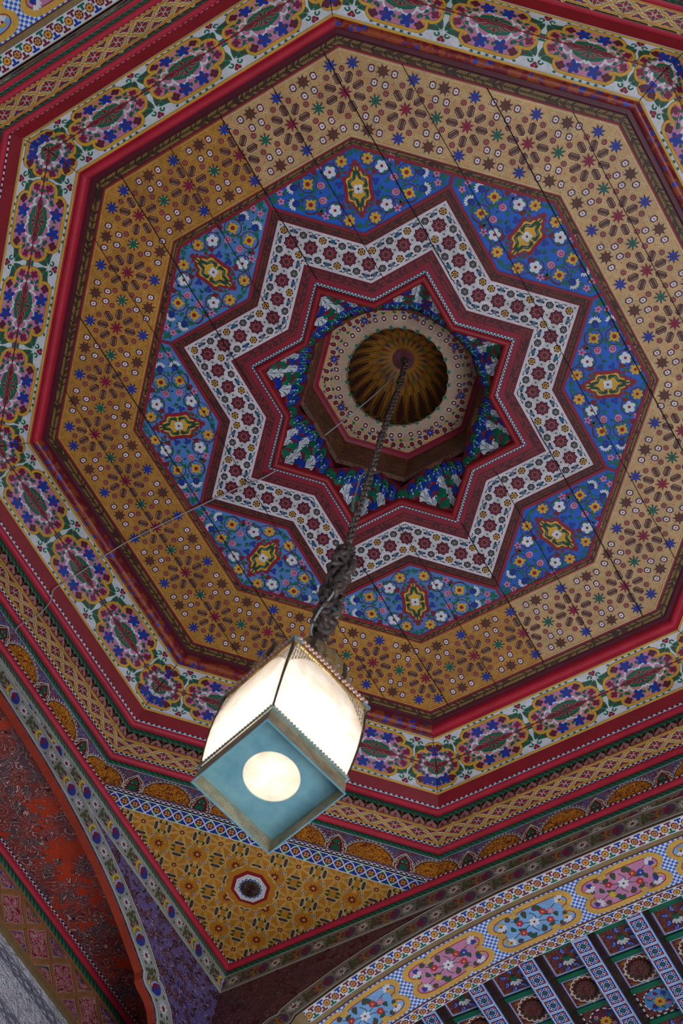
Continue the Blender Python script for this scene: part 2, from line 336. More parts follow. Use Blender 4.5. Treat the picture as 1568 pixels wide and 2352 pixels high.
# ------------------------------------------------------------------ setting
c8 = cos(pi / 8)
WD = 1.28                                   # wall distance from the room's axis
def st(o): o['kind'] = 'structure'; return o
def oct_poly(R, off=0): return [tuple((P(k + off) * R)[:2]) for k in range(8)]
p = Paint(); pts = oct_poly(1.06)
for k in range(8):                          # ceiling slab with the star-shaped opening
    a = P(k) * .30; b = P(k + .5) * .40; c = P(k + 1) * .30; A_ = P(k) * 1.06; B_ = P(k + 1) * 1.06
    M_ = (A_ + B_) / 2
    p.raw([(a.x, a.y, 0), (A_.x, A_.y, 0), (M_.x, M_.y, 0), (b.x, b.y, 0)], 'maroon'); p.raw([(b.x, b.y, 0), (M_.x, M_.y, 0), (B_.x, B_.y, 0), (c.x, c.y, 0)], 'maroon')
for k in range(16):                         # backing above the carved niches
    f = lambda q, R8, z: (P(q / 2) * (R8 / (c8 if False else 1))).to_tuple()[:2] + (z,)
    ra = lambda q: .392 if q % 2 else .300
    rb = lambda q: .272 * c8 if q % 2 else .272
    a, b = P(k / 2) * ra(k), P((k + 1) / 2) * ra(k + 1); c, d = P((k + 1) / 2) * rb(k + 1), P(k / 2) * rb(k)
    p.raw([(a.x, a.y, -.004), (b.x, b.y, -.004), (b.x, b.y, -.06), (a.x, a.y, -.06)], 'maroon'); p.raw([(a.x, a.y, -.06), (b.x, b.y, -.06), (c.x, c.y, -.165), (d.x, d.y, -.165)], 'maroon')
st(p.build('ceiling', lambda x, y, h: (x, y, .004 - h)))
side_word = {0: 'at the very top, right of centre', 1: 'in the upper right', 2: 'at the right edge', 3: 'in the lower right above the flower arch', 4: 'at the bottom above the gold corner triangle',
             5: 'at lower left beside the worn red niche', 6: 'at the left edge', 7: 'in the upper left'}
corner_word = {0: 'at the top', 1: 'at upper right, paint faded', 2: 'at the right', 3: 'at lower right', 4: 'at bottom, right of the lantern', 5: 'at lower left above the lantern', 6: 'at the left', 7: 'at upper left'}

# ------------------------------------------------------------------ strapwork ring of the flat ceiling
def tan_unit(g='tan'):
    """one repeat of the eight-fold strapwork, width 1 (x -.5..+.5), centre line y=0"""
    u = Paint()
    def node(x, y, a, b, dot):
        u.star(x, y, .145, .075, 8, 'pale', 3, pi / 8); u.star(x, y, .128, .064, 8, a, 4, pi / 8); u.star(x, y, .095, .050, 8, b, 5, pi / 8); u.ell(x, y, .02, .02, a, 6, 0, 6)
        for i in range(8): t = i * pi / 4; u.ell(x + .066 * cos(t), y + .066 * sin(t), .010, .010, dot, 6, 0, 5)
    def lines(x, y, R, q):
        for i in range(8):
            a = 2 * pi * i / 8 + pi / 8; b = a + 3 * pi / 4
            if (i % 2) or (q and i % 4 == 0):
                for o in (-1, 1):
                    A = (x + R * cos(a), y + R * sin(a)); B = (x + R * cos(b), y + R * sin(b)); L = math.dist(A, B)
                    nx, ny = -(B[1] - A[1]) / L * .021 * o, (B[0] - A[0]) / L * .021 * o
                    u.stroke([(A[0] + nx, A[1] + ny), (B[0] + nx, B[1] + ny)], .0085, 'TL', 1)
    lines(0, 0, .40, True); lines(.5, 0, .40, False)
    for s in (-1, 1): lines(0, s * .47, .33, False); lines(.5, s * .47, .30, True)
    node(0, 0, 'dred', 'crimson', 'pink')
    node(.5, 0, 'dred', 'green', 'cream')
    for s in (-1, 1):
        node(0, .47 * s, 'dred', 'blue', 'lblue')
        node(.5, .47 * s, 'dred', 'brown', 'brown')
        for e in (-1, 1):
            for x, y in ((.5 - .19, .47), (.5 - .09, .27)):
                x *= e; y *= s; u.hexa(x, y, .082, .062, pi / 2, 'pale', 3); u.hexa(x, y, .072, .053, pi / 2, 'dred', 4); u.hexa(x, y, .046, .034, pi / 2, 'white', 5); u.ell(x, y, .013, .013, 'dred', 6, 0, 6)
            for x, y in ((.5 - .135, .15), (.145, .34)):
                x *= e; y *= s; u.ell(x, y, .062, .062, 'pale', 3, 0, 8); u.ell(x, y, .053, .053, 'dred', 4, 0, 8); u.ell(x, y, .019, .019, 'orange', 5, 0, 6)
                for i in range(6): u.ell(x + .031 * cos(i * pi / 3), y + .031 * sin(i * pi / 3), .007, .007, 'cream', 5, 0, 4)
            for x, y in ((.06, .20), (.30, .30), (.24, .42), (.42, .38)): u.ell(x * e, y * s, .008, .008, 'blue', 3, 0, 4)
    for i in range(8):
        a = i * pi / 4; x, y = .243 * cos(a), .243 * sin(a)
        u.hexa(x, y, .118, .068, a, 'pale', 3); u.hexa(x, y, .106, .057, a, 'dred', 4); u.hexa(x, y, .088, .040, a, 'brown', 5)
        for q in (-1, 1):
            for t in (-.048, -.024, 0, .024, .048):
                u.ell(x + t * cos(a) - q * .036 * sin(a), y + t * sin(a) + q * .036 * cos(a), .0075, .0075, 'cream', 6, 0, 4)
    return u
UNIT = tan_unit()
D_OUT, D_IN = 1.0 * c8, .765 * c8
for s in range(8):
    k = s + .5; mp, w, clip, ed = side_map(k, D_IN, 0, D_OUT, 0)
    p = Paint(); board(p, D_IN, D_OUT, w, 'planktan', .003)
    Lh = (D_IN + w / 2) * T22; Lp = Lh / 2           # four repeats per side
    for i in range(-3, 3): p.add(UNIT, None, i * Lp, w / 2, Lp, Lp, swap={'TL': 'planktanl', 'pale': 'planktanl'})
    for y in (.004, w - .004): p.rect(-.5, y - .0012, .5, y + .0012, 'planktanl', 6)
    o = p.build('strapwork_panel', mp, None, clip + [(0, 0, 0, -1), (0, w, 0, 1)])
    tag(o, 'tan star-patterned ceiling panel ' + side_word[s], 'ceiling panel', 'tan strapwork panels of the octagon')
# herringbone leaf strip, x from -L to L, y0..y1
def leafstrip(p, L, y0, y1, ground, a, b, step=.0072, l=1):
    p.rect(-L, y0, L, y1, ground, l); n = int(2 * L / step); ym = (y0 + y1) / 2; h = (y1 - y0) / 2 * .82
    for i in range(n):
        x = -L + (i + .5) * step
        if random.random() < .08: continue
        for q in (-1, 1):
            m = random.choice((a, a, b)); e = random.uniform(.75, 1.0)
            p.poly([(x, ym), (x + step * 1.0, ym + q * h * .45), (x + step * 1.75, ym + q * h * e * 1.05), (x + step * .75, ym + q * h * .95), (x + step * .15, ym + q * h * .45)], m, l + 1)
for nm, r0, r1, lab in (('inner', .741, .765, 1), ('outer', 1.0, 1.032, 2)):
    for s in range(8):
        d0, d1 = r0 * c8, r1 * c8; mp, w, clip, ed = side_map(s + .5, d0, 0, d1, 0); p = Paint(); board(p, d0, d1, w, 'crimson', .003)
        q = .004; a, b = (q * .3, w - q) if nm == 'inner' else (q * 1.4, w)
        leafstrip(p, d1 * T22, a, b, 'dkbrown', 'leafy' if nm == 'outer' or s > 2 else 'leafy', 'leafd')
        o = p.build('trim_%d' % lab, mp, None, clip); st(o)
# ------------------------------------------------------------------ star band (arms lie on eight lines, outlines are {8/2} stars)
r2 = math.sqrt(.5)
def arm_clip(d0):        # between the rays at 22.5 and 45 degrees, x>0 arm
    q = math.hypot(1, 1); t = math.hypot(1, T22)
    return [(d0, 0, 1 / q, -1 / q), (d0 * T22, 0, -1 / t, T22 / t)]
def star_ring(name, R0, R1, z, fill, parent, extra=None, t=.002, z1=None):
    """closed star-shaped ring between star radii R0<R1 as one mesh"""
    P8 = Paint(); d0, d1 = R0 * r2, R1 * r2; w = d1 - d0
    for s in range(8):
        for e in (-1, 1):
            a = Paint(); a.slab([(d0 * T22, 0), (d0, 0), (d1, w), (d1 * T22, w)], fill, t)
            if extra: extra(a, d0, w)
            bm = bmesh.new()
            # clip each arm on its own, then place it
            faces = []
            for pts, m in a.f:
                poly = list(pts)
                for px, py, nx, ny in arm_clip(d0):
                    out = []
                    for i in range(len(poly)):
                        A, B = poly[i], poly[(i + 1) % len(poly)]
                        da = (A[0] - px) * nx + (A[1] - py) * ny; db = (B[0] - px) * nx + (B[1] - py) * ny
                        if da <= 1e-9: out.append(A)
                        if (da < -1e-9 and db > 1e-9) or (da > 1e-9 and db < -1e-9):
                            q = da / (da - db); out.append(tuple(A[j] + (B[j] - A[j]) * q for j in range(3)))
                    poly = out
                    if len(poly) < 3: break
                if len(poly) >= 3: faces.append((poly, m))
            bm.free(); N = P(s + .5); T = P(s + 2.5)
            for poly, m in faces: P8.raw([((N.x * (d0 + y) + T.x * x * e), (N.y * (d0 + y) + T.y * x * e), h) for x, y, h in poly], m)
    zz = z
    return P8.build(name, lambda x, y, h: (x, y, zz - h), parent)
star = empty('star_frame', (0, 0, 0), 'eight-pointed red and white star frame painted round the dome opening', 'star frame')
def lattice(a, d0, w):
    c0, c1 = d0 * T22 + w * .5 * T22, d0 + w * .5; st_ = (c1 - c0) / 4; ym = w / 2
    for y in (.0035, w - .0035):
        a.rect(0, y - .0035, 1, y + .0035, 'strapw', 6); a.rect(0, y - .0004, 1, y + .0004, 'pinkish', 7)
    def band(pts, closed=False):
        a.stroke(pts, .0066, 'teal', 3, closed); a.stroke(pts, .0056, 'strapw', 4, closed); a.stroke(pts, .0008, 'pinkish', 5, closed)
    for i in range(-1, 6):
        x = c0 + st_ * i
        band([(x + (.0270 if j % 2 else .0208) * cos(pi * j / 8), ym + (.0270 if j % 2 else .0208) * sin(pi * j / 8)) for j in range(16)], True)
        a.star(x, ym, .0205, .0115, 10, 'dred', 6); a.star(x, ym, .006, .003, 6, 'dkbrown', 7)
        for j in range(10): a.ell(x + .0085 * cos(pi * j / 5), ym + .0085 * sin(pi * j / 5), .0011, .0011, 'cream', 7, 0, 4); a.ell(x + .0135 * cos(pi * j / 5), ym + .0135 * sin(pi * j / 5), .0009, .0009, 'pink', 7, 0, 4)
        for q in (-1, 1):
            yk = ym + q * .0335; a.rect(x - .006, yk - .006, x + .006, yk + .006, 'teal', 5)
            band([(x - .0085, yk - q * .010), (x + .0015, yk - q * .004), (x + .0015, yk + q * .010)]); band([(x + .0085, yk - q * .010), (x - .0015, yk - q * .002), (x - .0015, yk + q * .010)])
            band([(x - .012, yk + q * .004), (x + .012, yk + q * .004)])
        xm = x + st_ / 2; a.rect(xm - .0025, ym - .0025, xm + .0025, ym + .0025, 'green', 7)
        band([(xm - .0055, ym - .013), (xm - .0045, ym + .0045), (xm + .0065, ym + .0045)]); band([(xm + .0055, ym + .013), (xm + .0045, ym - .0045), (xm - .0065, ym - .0045)])
        for q in (-1, 1):
            yf = ym + q * .0285; g = (i + (q > 0)) % 2
            band([(xm + .0155 * cos(pi * j / 3 + .5), yf + .0145 * sin(pi * j / 3 + .5)) for j in range(6)], True)
            if g: a.star(xm, yf, .0098, .0062, 6, 'gold', 6); a.ell(xm, yf, .005, .005, 'brown', 7, 0, 6); a.ell(xm, yf, .002, .002, 'gold', 8, 0, 5)
            else:
                a.star(xm, yf, .0098, .0062, 8, 'dgreen', 6); a.ell(xm, yf, .003, .003, 'pink', 7, 0, 6)
                for j in range(8): a.ell(xm + .0062 * cos(pi * j / 4), yf + .0062 * sin(pi * j / 4), .0010, .0010, 'cream', 7, 0, 4)
def leafarm(g, a_, b_, q0, q1):
    def f(a, d0, w):
        a.rect(0, w * q0, 1, w * q1, g, 1); ym = w * (q0 + q1) / 2; h = w * (q1 - q0) / 2 * .85; n = 0; x = d0 * T22 - .02
        while x < d0 + w + .02:
            for q in (-1, 1):
                m = random.choice((a_, a_, b_)); a.poly([(x, ym), (x + .006, ym + q * h * .5), (x + .010, ym + q * h), (x + .003, ym + q * h * .6)], m, 2)
            x += .0075
    return f
star_ring('leaf_border', .611, .650, 0, 'crimson', star, leafarm('dkbrown', 'rust', 'plum', .12, .82))
star_ring('star_lattice_band', .471, .611, 0, 'plum', star, lattice)
star_ring('leaf_border', .412, .471, 0, 'crimson', star, leafarm('maroon', 'rust', 'dkbrown', .38, .92), .002)
star_ring('checker_band', .400, .412, 0, 'white', star, lambda a, d0, w: [a.rect(.01 * i + (.005 if j else 0), w * .5 * j, .01 * i + (.005 if j else 0) + .0052, w * .5 * (j + 1), 'teal', 2) for i in range(60) for j in (0, 1)], .004)
# rounded red roll on the inner edge of the star
def star_sweep(name, prof, mat, parent):
    fr = []
    for k in range(16):
        d = P(k / 2)
        fr.append(lambda q, z, k=k, d=d: tuple((d * (q * r2 / (cos(pi / 8) if k % 2 == 0 else cos(pi / 4))))[:2]) + (z,))
    return finish(sweep(name, fr, prof, [0], close=True, smooth=True), name, [mat], parent)
star_sweep('red_roll', half(.388, -.002, .014, 0, -pi, 8) + [(.374, .012)], 'red', star)

# ------------------------------------------------------------------ eight blue floral panels
def floral_panel():
    p = Paint(); R1 = .741
    a = P(0) * .4974; 
    # outline in local frame: x tangential, y radial
    yn = .650 * r2 / c8; half_oct = .741
    bx, by = (.741 * c8 * sin(pi / 8) / 1), 0
    tip = (.650 * sin(pi / 8) + .0, .650 * cos(pi / 8))
    # octagon edge midpoint touches near the star tips
    mid = (.741 * c8 * sin(pi / 8), .741 * c8 * cos(pi / 8))
    p.slab([(0, yn), tip, mid, (0, .741), (-mid[0], mid[1]), (-tip[0], tip[1])], 'BG', .002)
    outline = [(0, yn), tip, mid, (0, .741), (-mid[0], mid[1]), (-tip[0], tip[1])]
    p.stroke(outline, .009, 'crimson', 7, True)
    cy = .624
    # central cartouche
    H = [(0, .077), (.009, .066), (.007, .058), (.017, .054), (.022, .040), (.036, .036), (.040, .028), (.037, .018), (.037, 0)]
    full = [(x, y) for x, y in H] + [(x, -y) for x, y in H[-2::-1]]
    full = full + [(-x, y) for x, y in full[-2:0:-1]]
    p.poly([(x * 1.08, cy + y * 1.03) for x, y in full], 'crimson', 2)
    p.poly([(x * .80, cy + y * .86) for x, y in full], 'gold', 3)
    for e in (-1, 1):
        for q in (-1, 1):
            p.stroke([(e * .004, cy + q * .050), (e * .008, cy + q * .030), (e * .022, cy + q * .022), (e * .024, cy + q * .008), (e * .018, cy + q * .004)], .008, 'dgreen', 4)
            p.curl(e * .016, cy + q * .009, .006, .003, 'dgreen', 4, pi if e > 0 else 0, q * e)
            for t in range(4): p.ell(e * (.012 + t * .003), cy + q * (.0295 - t * .0028), .0010, .0016, 'white', 5, 0, 4)
            p.ell(e * .012, cy + q * .0645, .005, .004, 'crimson', 3, 0, 6); p.ell(e * .030, cy + q * .047, .006, .005, 'crimson', 3, 0, 7)
            p.ell(e * .0, cy + q * .074, .008, .006, 'crimson', 3, 0, 7)
        p.leaf(0, cy + e * .072, 0, cy + e * .030, .0025, 'dgreen', 4, 0)
        p.curl(e * .010, .723 - .0, .007, .004, 'green', 2, 0, e); p.ell(e * .006, .728, .005, .005, 'green', 2, 0, 7); p.ell(e * .020, .716, .005, .004, 'green', 2, 0, 7)
        p.ell(e * .007, .522, .006, .006, 'green', 2, 0, 7); p.leaf(e * .006, .530, e * .022, .528, .004, 'green', 2, .2)
    p.flower(0, cy, .0145, 4, 'white', 'crimson', 5, pi / 4, .5, .24)
    for e in (-1, 1):
        m = lambda x: x * e
        for y, q in ((.541, 1), (.703, -1)):
            p.flower(m(.036), y, .0165, 7, 'gold', 'red', 3, .3, .30)
            p.ring(m(.038), y, .0205, .0025, 'maroon', 1, 12, .6, 5.2)
        for y in (.573, .678):
            p.ring(m(.072), y, .0235, .0028, 'maroon', 1, 14); p.flower(m(.072), y, .0178, 5, 'white', 'crimson', 3, .7, .42, .24)
            p.leaf(m(.056), y + .015, m(.078), y + .020, .005, 'green', 2, .2); p.leaf(m(.088), y - .014, m(.066), y - .020, .0045, 'green', 2, -.1)
        for y in (.604, .645):
            p.ell(m(.101), y, .0115, .0105, 'pink', 3, 0, 9); p.ring(m(.103), y, .005, .0018, 'crimson', 4, 8)
            p.leaf(m(.088), y, m(.074), .624 + (y - .624) * .4, .005, 'green', 2, .1); p.leaf(m(.112), y, m(.132), .624 + (y - .624) * .35, .004, 'green', 2, .1)
        for y in (.596, .653):
            p.ring(m(.137), y, .0245, .0026, 'maroon', 1, 14)
            p.star(m(.137), y, .0210, .0100, 4, 'gold', 3, pi / 4 + .2 * e); p.star(m(.137), y, .0155, .0115, 4, 'gold', 4, .2 * e)
            p.ell(m(.137), y, .0065, .0065, 'red', 5, 0, 8)
        for y, q in ((.604, -1), (.648, 1)):
            x = m(.182); p.ell(m(.176), y, .0105, .0095, 'navy', 4, 0, 8); p.ell(m(.174), y, .006, .006, 'blue', 5, 0, 6)
            for i in range(7):
                t = (-1.3 + 2.6 * i / 6); t = t if e > 0 else pi - t
                p.ell(m(.180) + .0135 * cos(t), y + .0135 * sin(t) + q * .001, .0058, .0030, 'white', 3, t, 6)
            p.leaf(m(.166), y + q * .012, m(.190), y + q * .017, .004, 'green', 2, -.2 * q * e); p.leaf(m(.198), y + q * .004, m(.212), .624 + q * .004, .004, 'green', 2, .2)
        for y in (.615, .640): p.flower(m(.218), y, .0105, 5, 'pink', 'crimson', 3, .3, .36)
        p.leaf(m(.224), .624, m(.252), .629, .007, 'green', 2, .1); p.leaf(m(.226), .616, m(.242), .608, .004, 'green', 2, -.2); p.leaf(m(.226), .634, m(.240), .644, .004, 'green', 2, .2)
        p.ell(m(.236), .617, .004, .004, 'green', 2, 0, 6); p.ell(m(.238), .636, .004, .004, 'green', 2, 0, 6)
        for y in (.560, .692): p.flower(m(.100), y + (.0 if y < .6 else .006), .012, 5, 'pink', 'crimson', 2, .3, .26)
        for x, y in ((.113, .570), (.050, .583), (.115, .684), (.050, .668)):
            p.poly([(m(x - .008), y - .010), (m(x + .006), y - .008), (m(x + .010), y + .006), (m(x + .002), y + .002), (m(x - .004), y + .011)], 'dred', 2)
        for y in (.607, .640):
            for i in range(3): p.ell(m(.050) + .006 * cos(2.1 * i + .5), y + .006 * sin(2.1 * i + .5), .006, .005, 'blue', 2, 0, 7)
            p.ell(m(.050), y, .002, .002, 'red', 3, 0, 5)
        for x, y, x1, y1 in ((.028, .570, .040, .585), (.120, .585, .100, .575), (.120, .662, .104, .676), (.030, .680, .044, .668), (.150, .622, .168, .626), (.155, .580, .170, .588), (.155, .668, .168, .660), (.060, .712, .048, .718), (.020, .560, .030, .570)):
            p.leaf(m(x), y, m(x1), y1, .005, 'green', 2, .15 * e)
        for x, y in ((.024, .585), (.024, .662), (.060, .553), (.130, .624), (.165, .637), (.165, .612), (.088, .552), (.090, .702), (.205, .600), (.120, .700)): p.ell(m(x), y, .0042, .0036, 'green', 2, 0, 6)
        p.stroke(spline([(m(.020), .712), (m(.060), .722), (m(.080), .704), (m(.110), .690), (m(.150), .680), (m(.165), .655), (m(.200), .640)]), .0022, 'maroon', 1)
        p.stroke(spline([(m(.010), .520), (m(.050), .530), (m(.066), .548), (m(.098), .585), (m(.120), .572), (m(.150), .572), (m(.168), .600), (m(.205), .618)]), .0022, 'maroon', 1)
    rr = random.Random(5)
    for i in range(54):
        x, y = rr.uniform(.045, .215), rr.uniform(.535, .715)
        if abs(y - .624) > .10 * (1 - x / .25) + .004: continue
        a, L_, mm = rr.uniform(0, 6.28), rr.uniform(.008, .014), rr.choice(('green', 'green', 'dgreen', 'dred'))
        for e in (-1, 1): p.leaf(e * x, y, e * (x + L_ * cos(a)), y + L_ * sin(a), .0034, mm, 1, .15)
    return p
FP = floral_panel()
for k in range(8):
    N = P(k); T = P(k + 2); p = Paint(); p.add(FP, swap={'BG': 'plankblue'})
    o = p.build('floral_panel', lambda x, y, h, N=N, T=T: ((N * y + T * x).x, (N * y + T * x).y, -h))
    tag(o, 'blue floral ceiling panel with gold medallion, ' + corner_word[k], 'floral panel', 'blue floral panels between the star points')
# plank joints that run across the flat ceiling
Ax, Bx = P(5.5), P(3.5)
def AB(a, b, z): q = Ax * a + Bx * b; return (q.x, q.y, z)
for n in range(-5, 6):
    a = -.01 + .1655 * n
    if abs(a) > .90: continue
    p = Paint(); lim = min(.93, 1.31 - abs(a)); y = -lim
    gap = 0 if abs(a) > .41 else (.42 - abs(a) * .55)
    segs = [(-lim, lim)] if gap < .1 else [(-lim, -gap), (gap, lim)]
    for u0, u1 in segs:
        q = [(u0 + (u1 - u0) * i / 14) for i in range(15)]
        p.stroke([(a + random.uniform(-.0012, .0012), v) for v in q], .0016 if n % 2 else .0026, 'crack', 10)
    tag(p.build('plank_joint', lambda x, y, h: AB(x, y, -h - .0006)), kind='structure')
# ------------------------------------------------------------------ muqarnas clusters in the eight star points
def meshpart(name, polys, mats, parent, smooth=False):
    bm = bmesh.new(); ml = []
    for pts, m in polys:
        if m not in ml: ml.append(m)
        f = bm.faces.new([bm.verts.new(Wd(q)) for q in pts]); f.material_index = ml.index(m); f.smooth = smooth
    bmesh.ops.remove_doubles(bm, verts=bm.verts, dist=1e-6)
    return finish(bm, name, ml, parent, smooth)
YT = .372; YB = .262                       # from star tip in to the drum
def zrow(y): return .004 + (YT - y) * .95
for s in range(8):
    N = P(s + .5); T = P(s + 2.5)
    def L3(x, y, z): q = N * y + T * x; return (q.x, q.y, z)
    def base(x, y):
        dd = (max(0.0, (.385 - y)) * 1.0044 - abs(x)) * .705; return .003 + min(.118, max(0, dd) * 1.45)
    def LB(x, y, z): return L3(x, y, base(x, y) + z)
    root = empty('muqarnas_cluster', L3(0, .3, .02), 'cluster of carved blue, green and white niches, %s star point' % ['top right', 'upper right', 'right', 'lower right', 'bottom', 'lower left', 'left', 'upper left'][s], 'muqarnas', 'muqarnas clusters inside the star points')
    # stepped backing: dark red risers and soffits, cut to the point of the star
    def hw(y): return max(0.0, (.385 - y)) * (.1130 / .1125) + .002
    rows = [.362, .338, .314, .291, .270]
    bk = []
    yy = [.385] + rows + [.248]
    for i in range(len(yy) - 1):
        ya, yb = yy[i], yy[i + 1]; za, zb = zrow(ya) + .05, zrow(yb) + .05
        if i == 0: za = .01
        bk.append(([L3(-hw(ya), ya, za), L3(hw(ya), ya, za), L3(hw(yb), yb, zb), L3(-hw(yb), yb, zb)], 'crimsonleaf'))
    meshpart('backing', bk, None, root)
    for r, y in enumerate(rows):
        h = .030; cw = .0262; half_w = hw(y); n = max(1, int(2 * half_w / cw + .35)); x0 = -n * cw / 2; z = 0.0
        for i in range(n):
            xc = x0 + (i + .5) * cw
            if r < 4:
                if (i + r) % 2 == 0:                           # white concave fan: apex low and outward
                    pl = []; M_ = 7
                    for j in range(M_):
                        fr = [0, .17, .24, .40, .47, .63, .70, .86, .93, 1.0][j:j + 2]; fr = [0, .20, .25, .47, .53, .75, .80, 1][j:j + 2]; a0, a1 = [pi * (.06 + .88 * v) for v in fr]
                        q = lambda a: LB(xc + cos(a) * cw * .72, y - sin(a) * h * .80 - h * .12, -.001)
                        mid = lambda a: LB(xc + cos(a) * cw * .38, y - sin(a) * h * .42 - h * .03, .006)
                        ap = LB(xc, y + .004, -.006); m = 'white' if j % 2 == 0 else 'teal'
                        pl += [([ap, mid(a0), mid(a1)], m), ([mid(a0), q(a0), q(a1), mid(a1)], m)]
                    meshpart('white_fan', pl, None, root)
                else:                                          # blue or green convex facet: base outward, apex inward
                    m = 'blue' if (i // 2 + r) % 2 else 'green'; b0 = LB(xc - cw * .55, y + .004, z + .000); b1 = LB(xc + cw * .55, y + .004, z + .000)
                    nose = LB(xc, y - h * .30, -.010); ap = LB(xc, y - h * .95, .003); bl, br = LB(xc - cw * .62, y - h * .5, .002), LB(xc + cw * .62, y - h * .5, .002)
                    meshpart('painted_facet', [([b0, b1, nose], 'dred'), ([b0, nose, bl], m), ([b1, br, nose], m), ([nose, ap, bl], m), ([nose, br, ap], m)], None, root)
            if r >= 3:
                m = 'blue' if i % 2 else 'green'; pl = []; R = cw * .5; zz = z - .004 + (.0 if r == 4 else .0); yc = y - (.002 if r == 4 else .014)
                for u in range(4):
                    for v in range(8):
                        def sp(u, v):
                            ph = pi / 2 * u / 4; th = 2 * pi * v / 8; return LB(xc + R * sin(ph) * cos(th), yc + R * 1.1 * sin(ph) * sin(th), zz - R * .9 * cos(ph) + R * .7)
                        pl.append(([sp(u, v), sp(u, v + 1), sp(u + 1, v + 1), sp(u + 1, v)] if u else [sp(0, 0), sp(1, v), sp(1, v + 1)], 'crimson' if u == 3 and v % 2 else m))
                o = meshpart('domed_niche', pl, None, root, True)
                d = Paint(); d.ell(0, .002, .0022, .0030, 'lblue', 1, 0, 6); d.ell(-.0022, -.001, .0018, .0018, 'lblue', 1, 0, 5); d.ell(.0022, -.001, .0018, .0018, 'lblue', 1, 0, 5); d.stroke([(0, 0), (0, .009)], .0010, 'lblue', 1)
                meshpart('white_sprig', [([LB(xc + a, yc + b, zz - R * .20 - .0012 - c) for a, b, c in q], mm) for q, mm in d.f], None, o)
    pl = []; NX, NY = 16, 12
    for iy in range(NY):
        ya, yb = .385 - .135 * iy / NY, .385 - .135 * (iy + 1) / NY
        for ix in range(NX):
            def v(ix, y): w_ = min(.385 - y, y * T22 + .001) + .001; x = -w_ + 2 * w_ * ix / NX; return L3(x, y, base(x, y) + .007)
            pl.append(([v(ix, ya), v(ix + 1, ya), v(ix + 1, yb), v(ix, yb)] if iy else [v(8, ya), v(ix + 1, yb), v(ix, yb)], 'maroon' if (ix + iy) % 3 else 'dred'))
    meshpart('niche_ground', pl, None, root)
    # beaded dark red niche in the outer corner
    pl = []
    for j in range(6):
        a0, a1 = pi * j / 6, pi * (j + 1) / 6
        pl.append(([L3(0, .384, -.004), L3(cos(a0) * .014, .372 - sin(a0) * .008, .012), L3(cos(a1) * .014, .372 - sin(a1) * .008, .012)], 'dred'))
        for q in (.4, .75): pl.append(([L3(cos(a0) * .014 * q + dx, .384 - (.012 + sin(a0) * .008) * q + dy, -.004 + .016 * q - .001) for dx, dy in ((0, 0), (.0012, 0), (.0012, .0012), (0, .0012))], 'white'))
    meshpart('corner_niche', pl, None, root)
# drum, red moulding, collar and ribbed dome
drum = empty('dome', (0, 0, .28), 'small ribbed brown dome with a patterned octagonal collar at the centre', 'dome')
octa('drum_wall', [(.280 * c8, .112), (.268 * c8, .12), (.270 * c8, .20), (.262 * c8, .262)], 'worndomebrown', drum, False)
# scalloped lip under the drum wall
p = Paint()
for s in range(8):
    N = P(s + .5); T = P(s + 2.5); dd = .276 * c8
    for i in range(5):
        x = (i - 2) * .0420; pts = [(x + .0210 * cos(pi * j / 6), .010 * sin(pi * j / 6)) for j in range(7)]
        for j in range(6):
            a, b = pts[j], pts[j + 1]
            q = [N * (dd + .002 - v * .0) + T * u for u, v in (a, b)]
            p.raw([(q[0].x, q[0].y, -.112), (q[1].x, q[1].y, -.112), (q[1].x, q[1].y, -.116 - b[1]), (q[0].x, q[0].y, -.116 - a[1])], 'navy')
            p.raw([(q[0].x * .995, q[0].y * .995, -.116 - a[1]), (q[1].x * .995, q[1].y * .995, -.116 - b[1]), (q[1].x * .995, q[1].y * .995, -.119 - b[1]), (q[0].x * .995, q[0].y * .995, -.119 - a[1])], 'lav')
p.build('scalloped_lip', lambda x, y, h: (x, y, -h), drum)
octa('red_moulding', [(.262 * c8, .262), (.258 * c8, .262), (.250 * c8, .276), (.244 * c8, .278)], 'crimson', drum, True)
p = Paint(); RC = .153; n = 48
for i in range(n):
    a0, a1 = 2 * pi * i / n, 2 * pi * (i + 1) / n
    def oc(a): return .25 * c8 / cos(((a % (pi / 4)) - pi / 8))
    # angle measured so that octagon corners sit on multiples of 45 degrees
    ra, rb = oc(a0), oc(a1)
    p.raw([(RC * sin(a0), -RC * cos(a0), 0), (RC * sin(a1), -RC * cos(a1), 0), (rb * sin(a1), -rb * cos(a1), 0), (ra * sin(a0), -ra * cos(a0), 0)], 'collar')
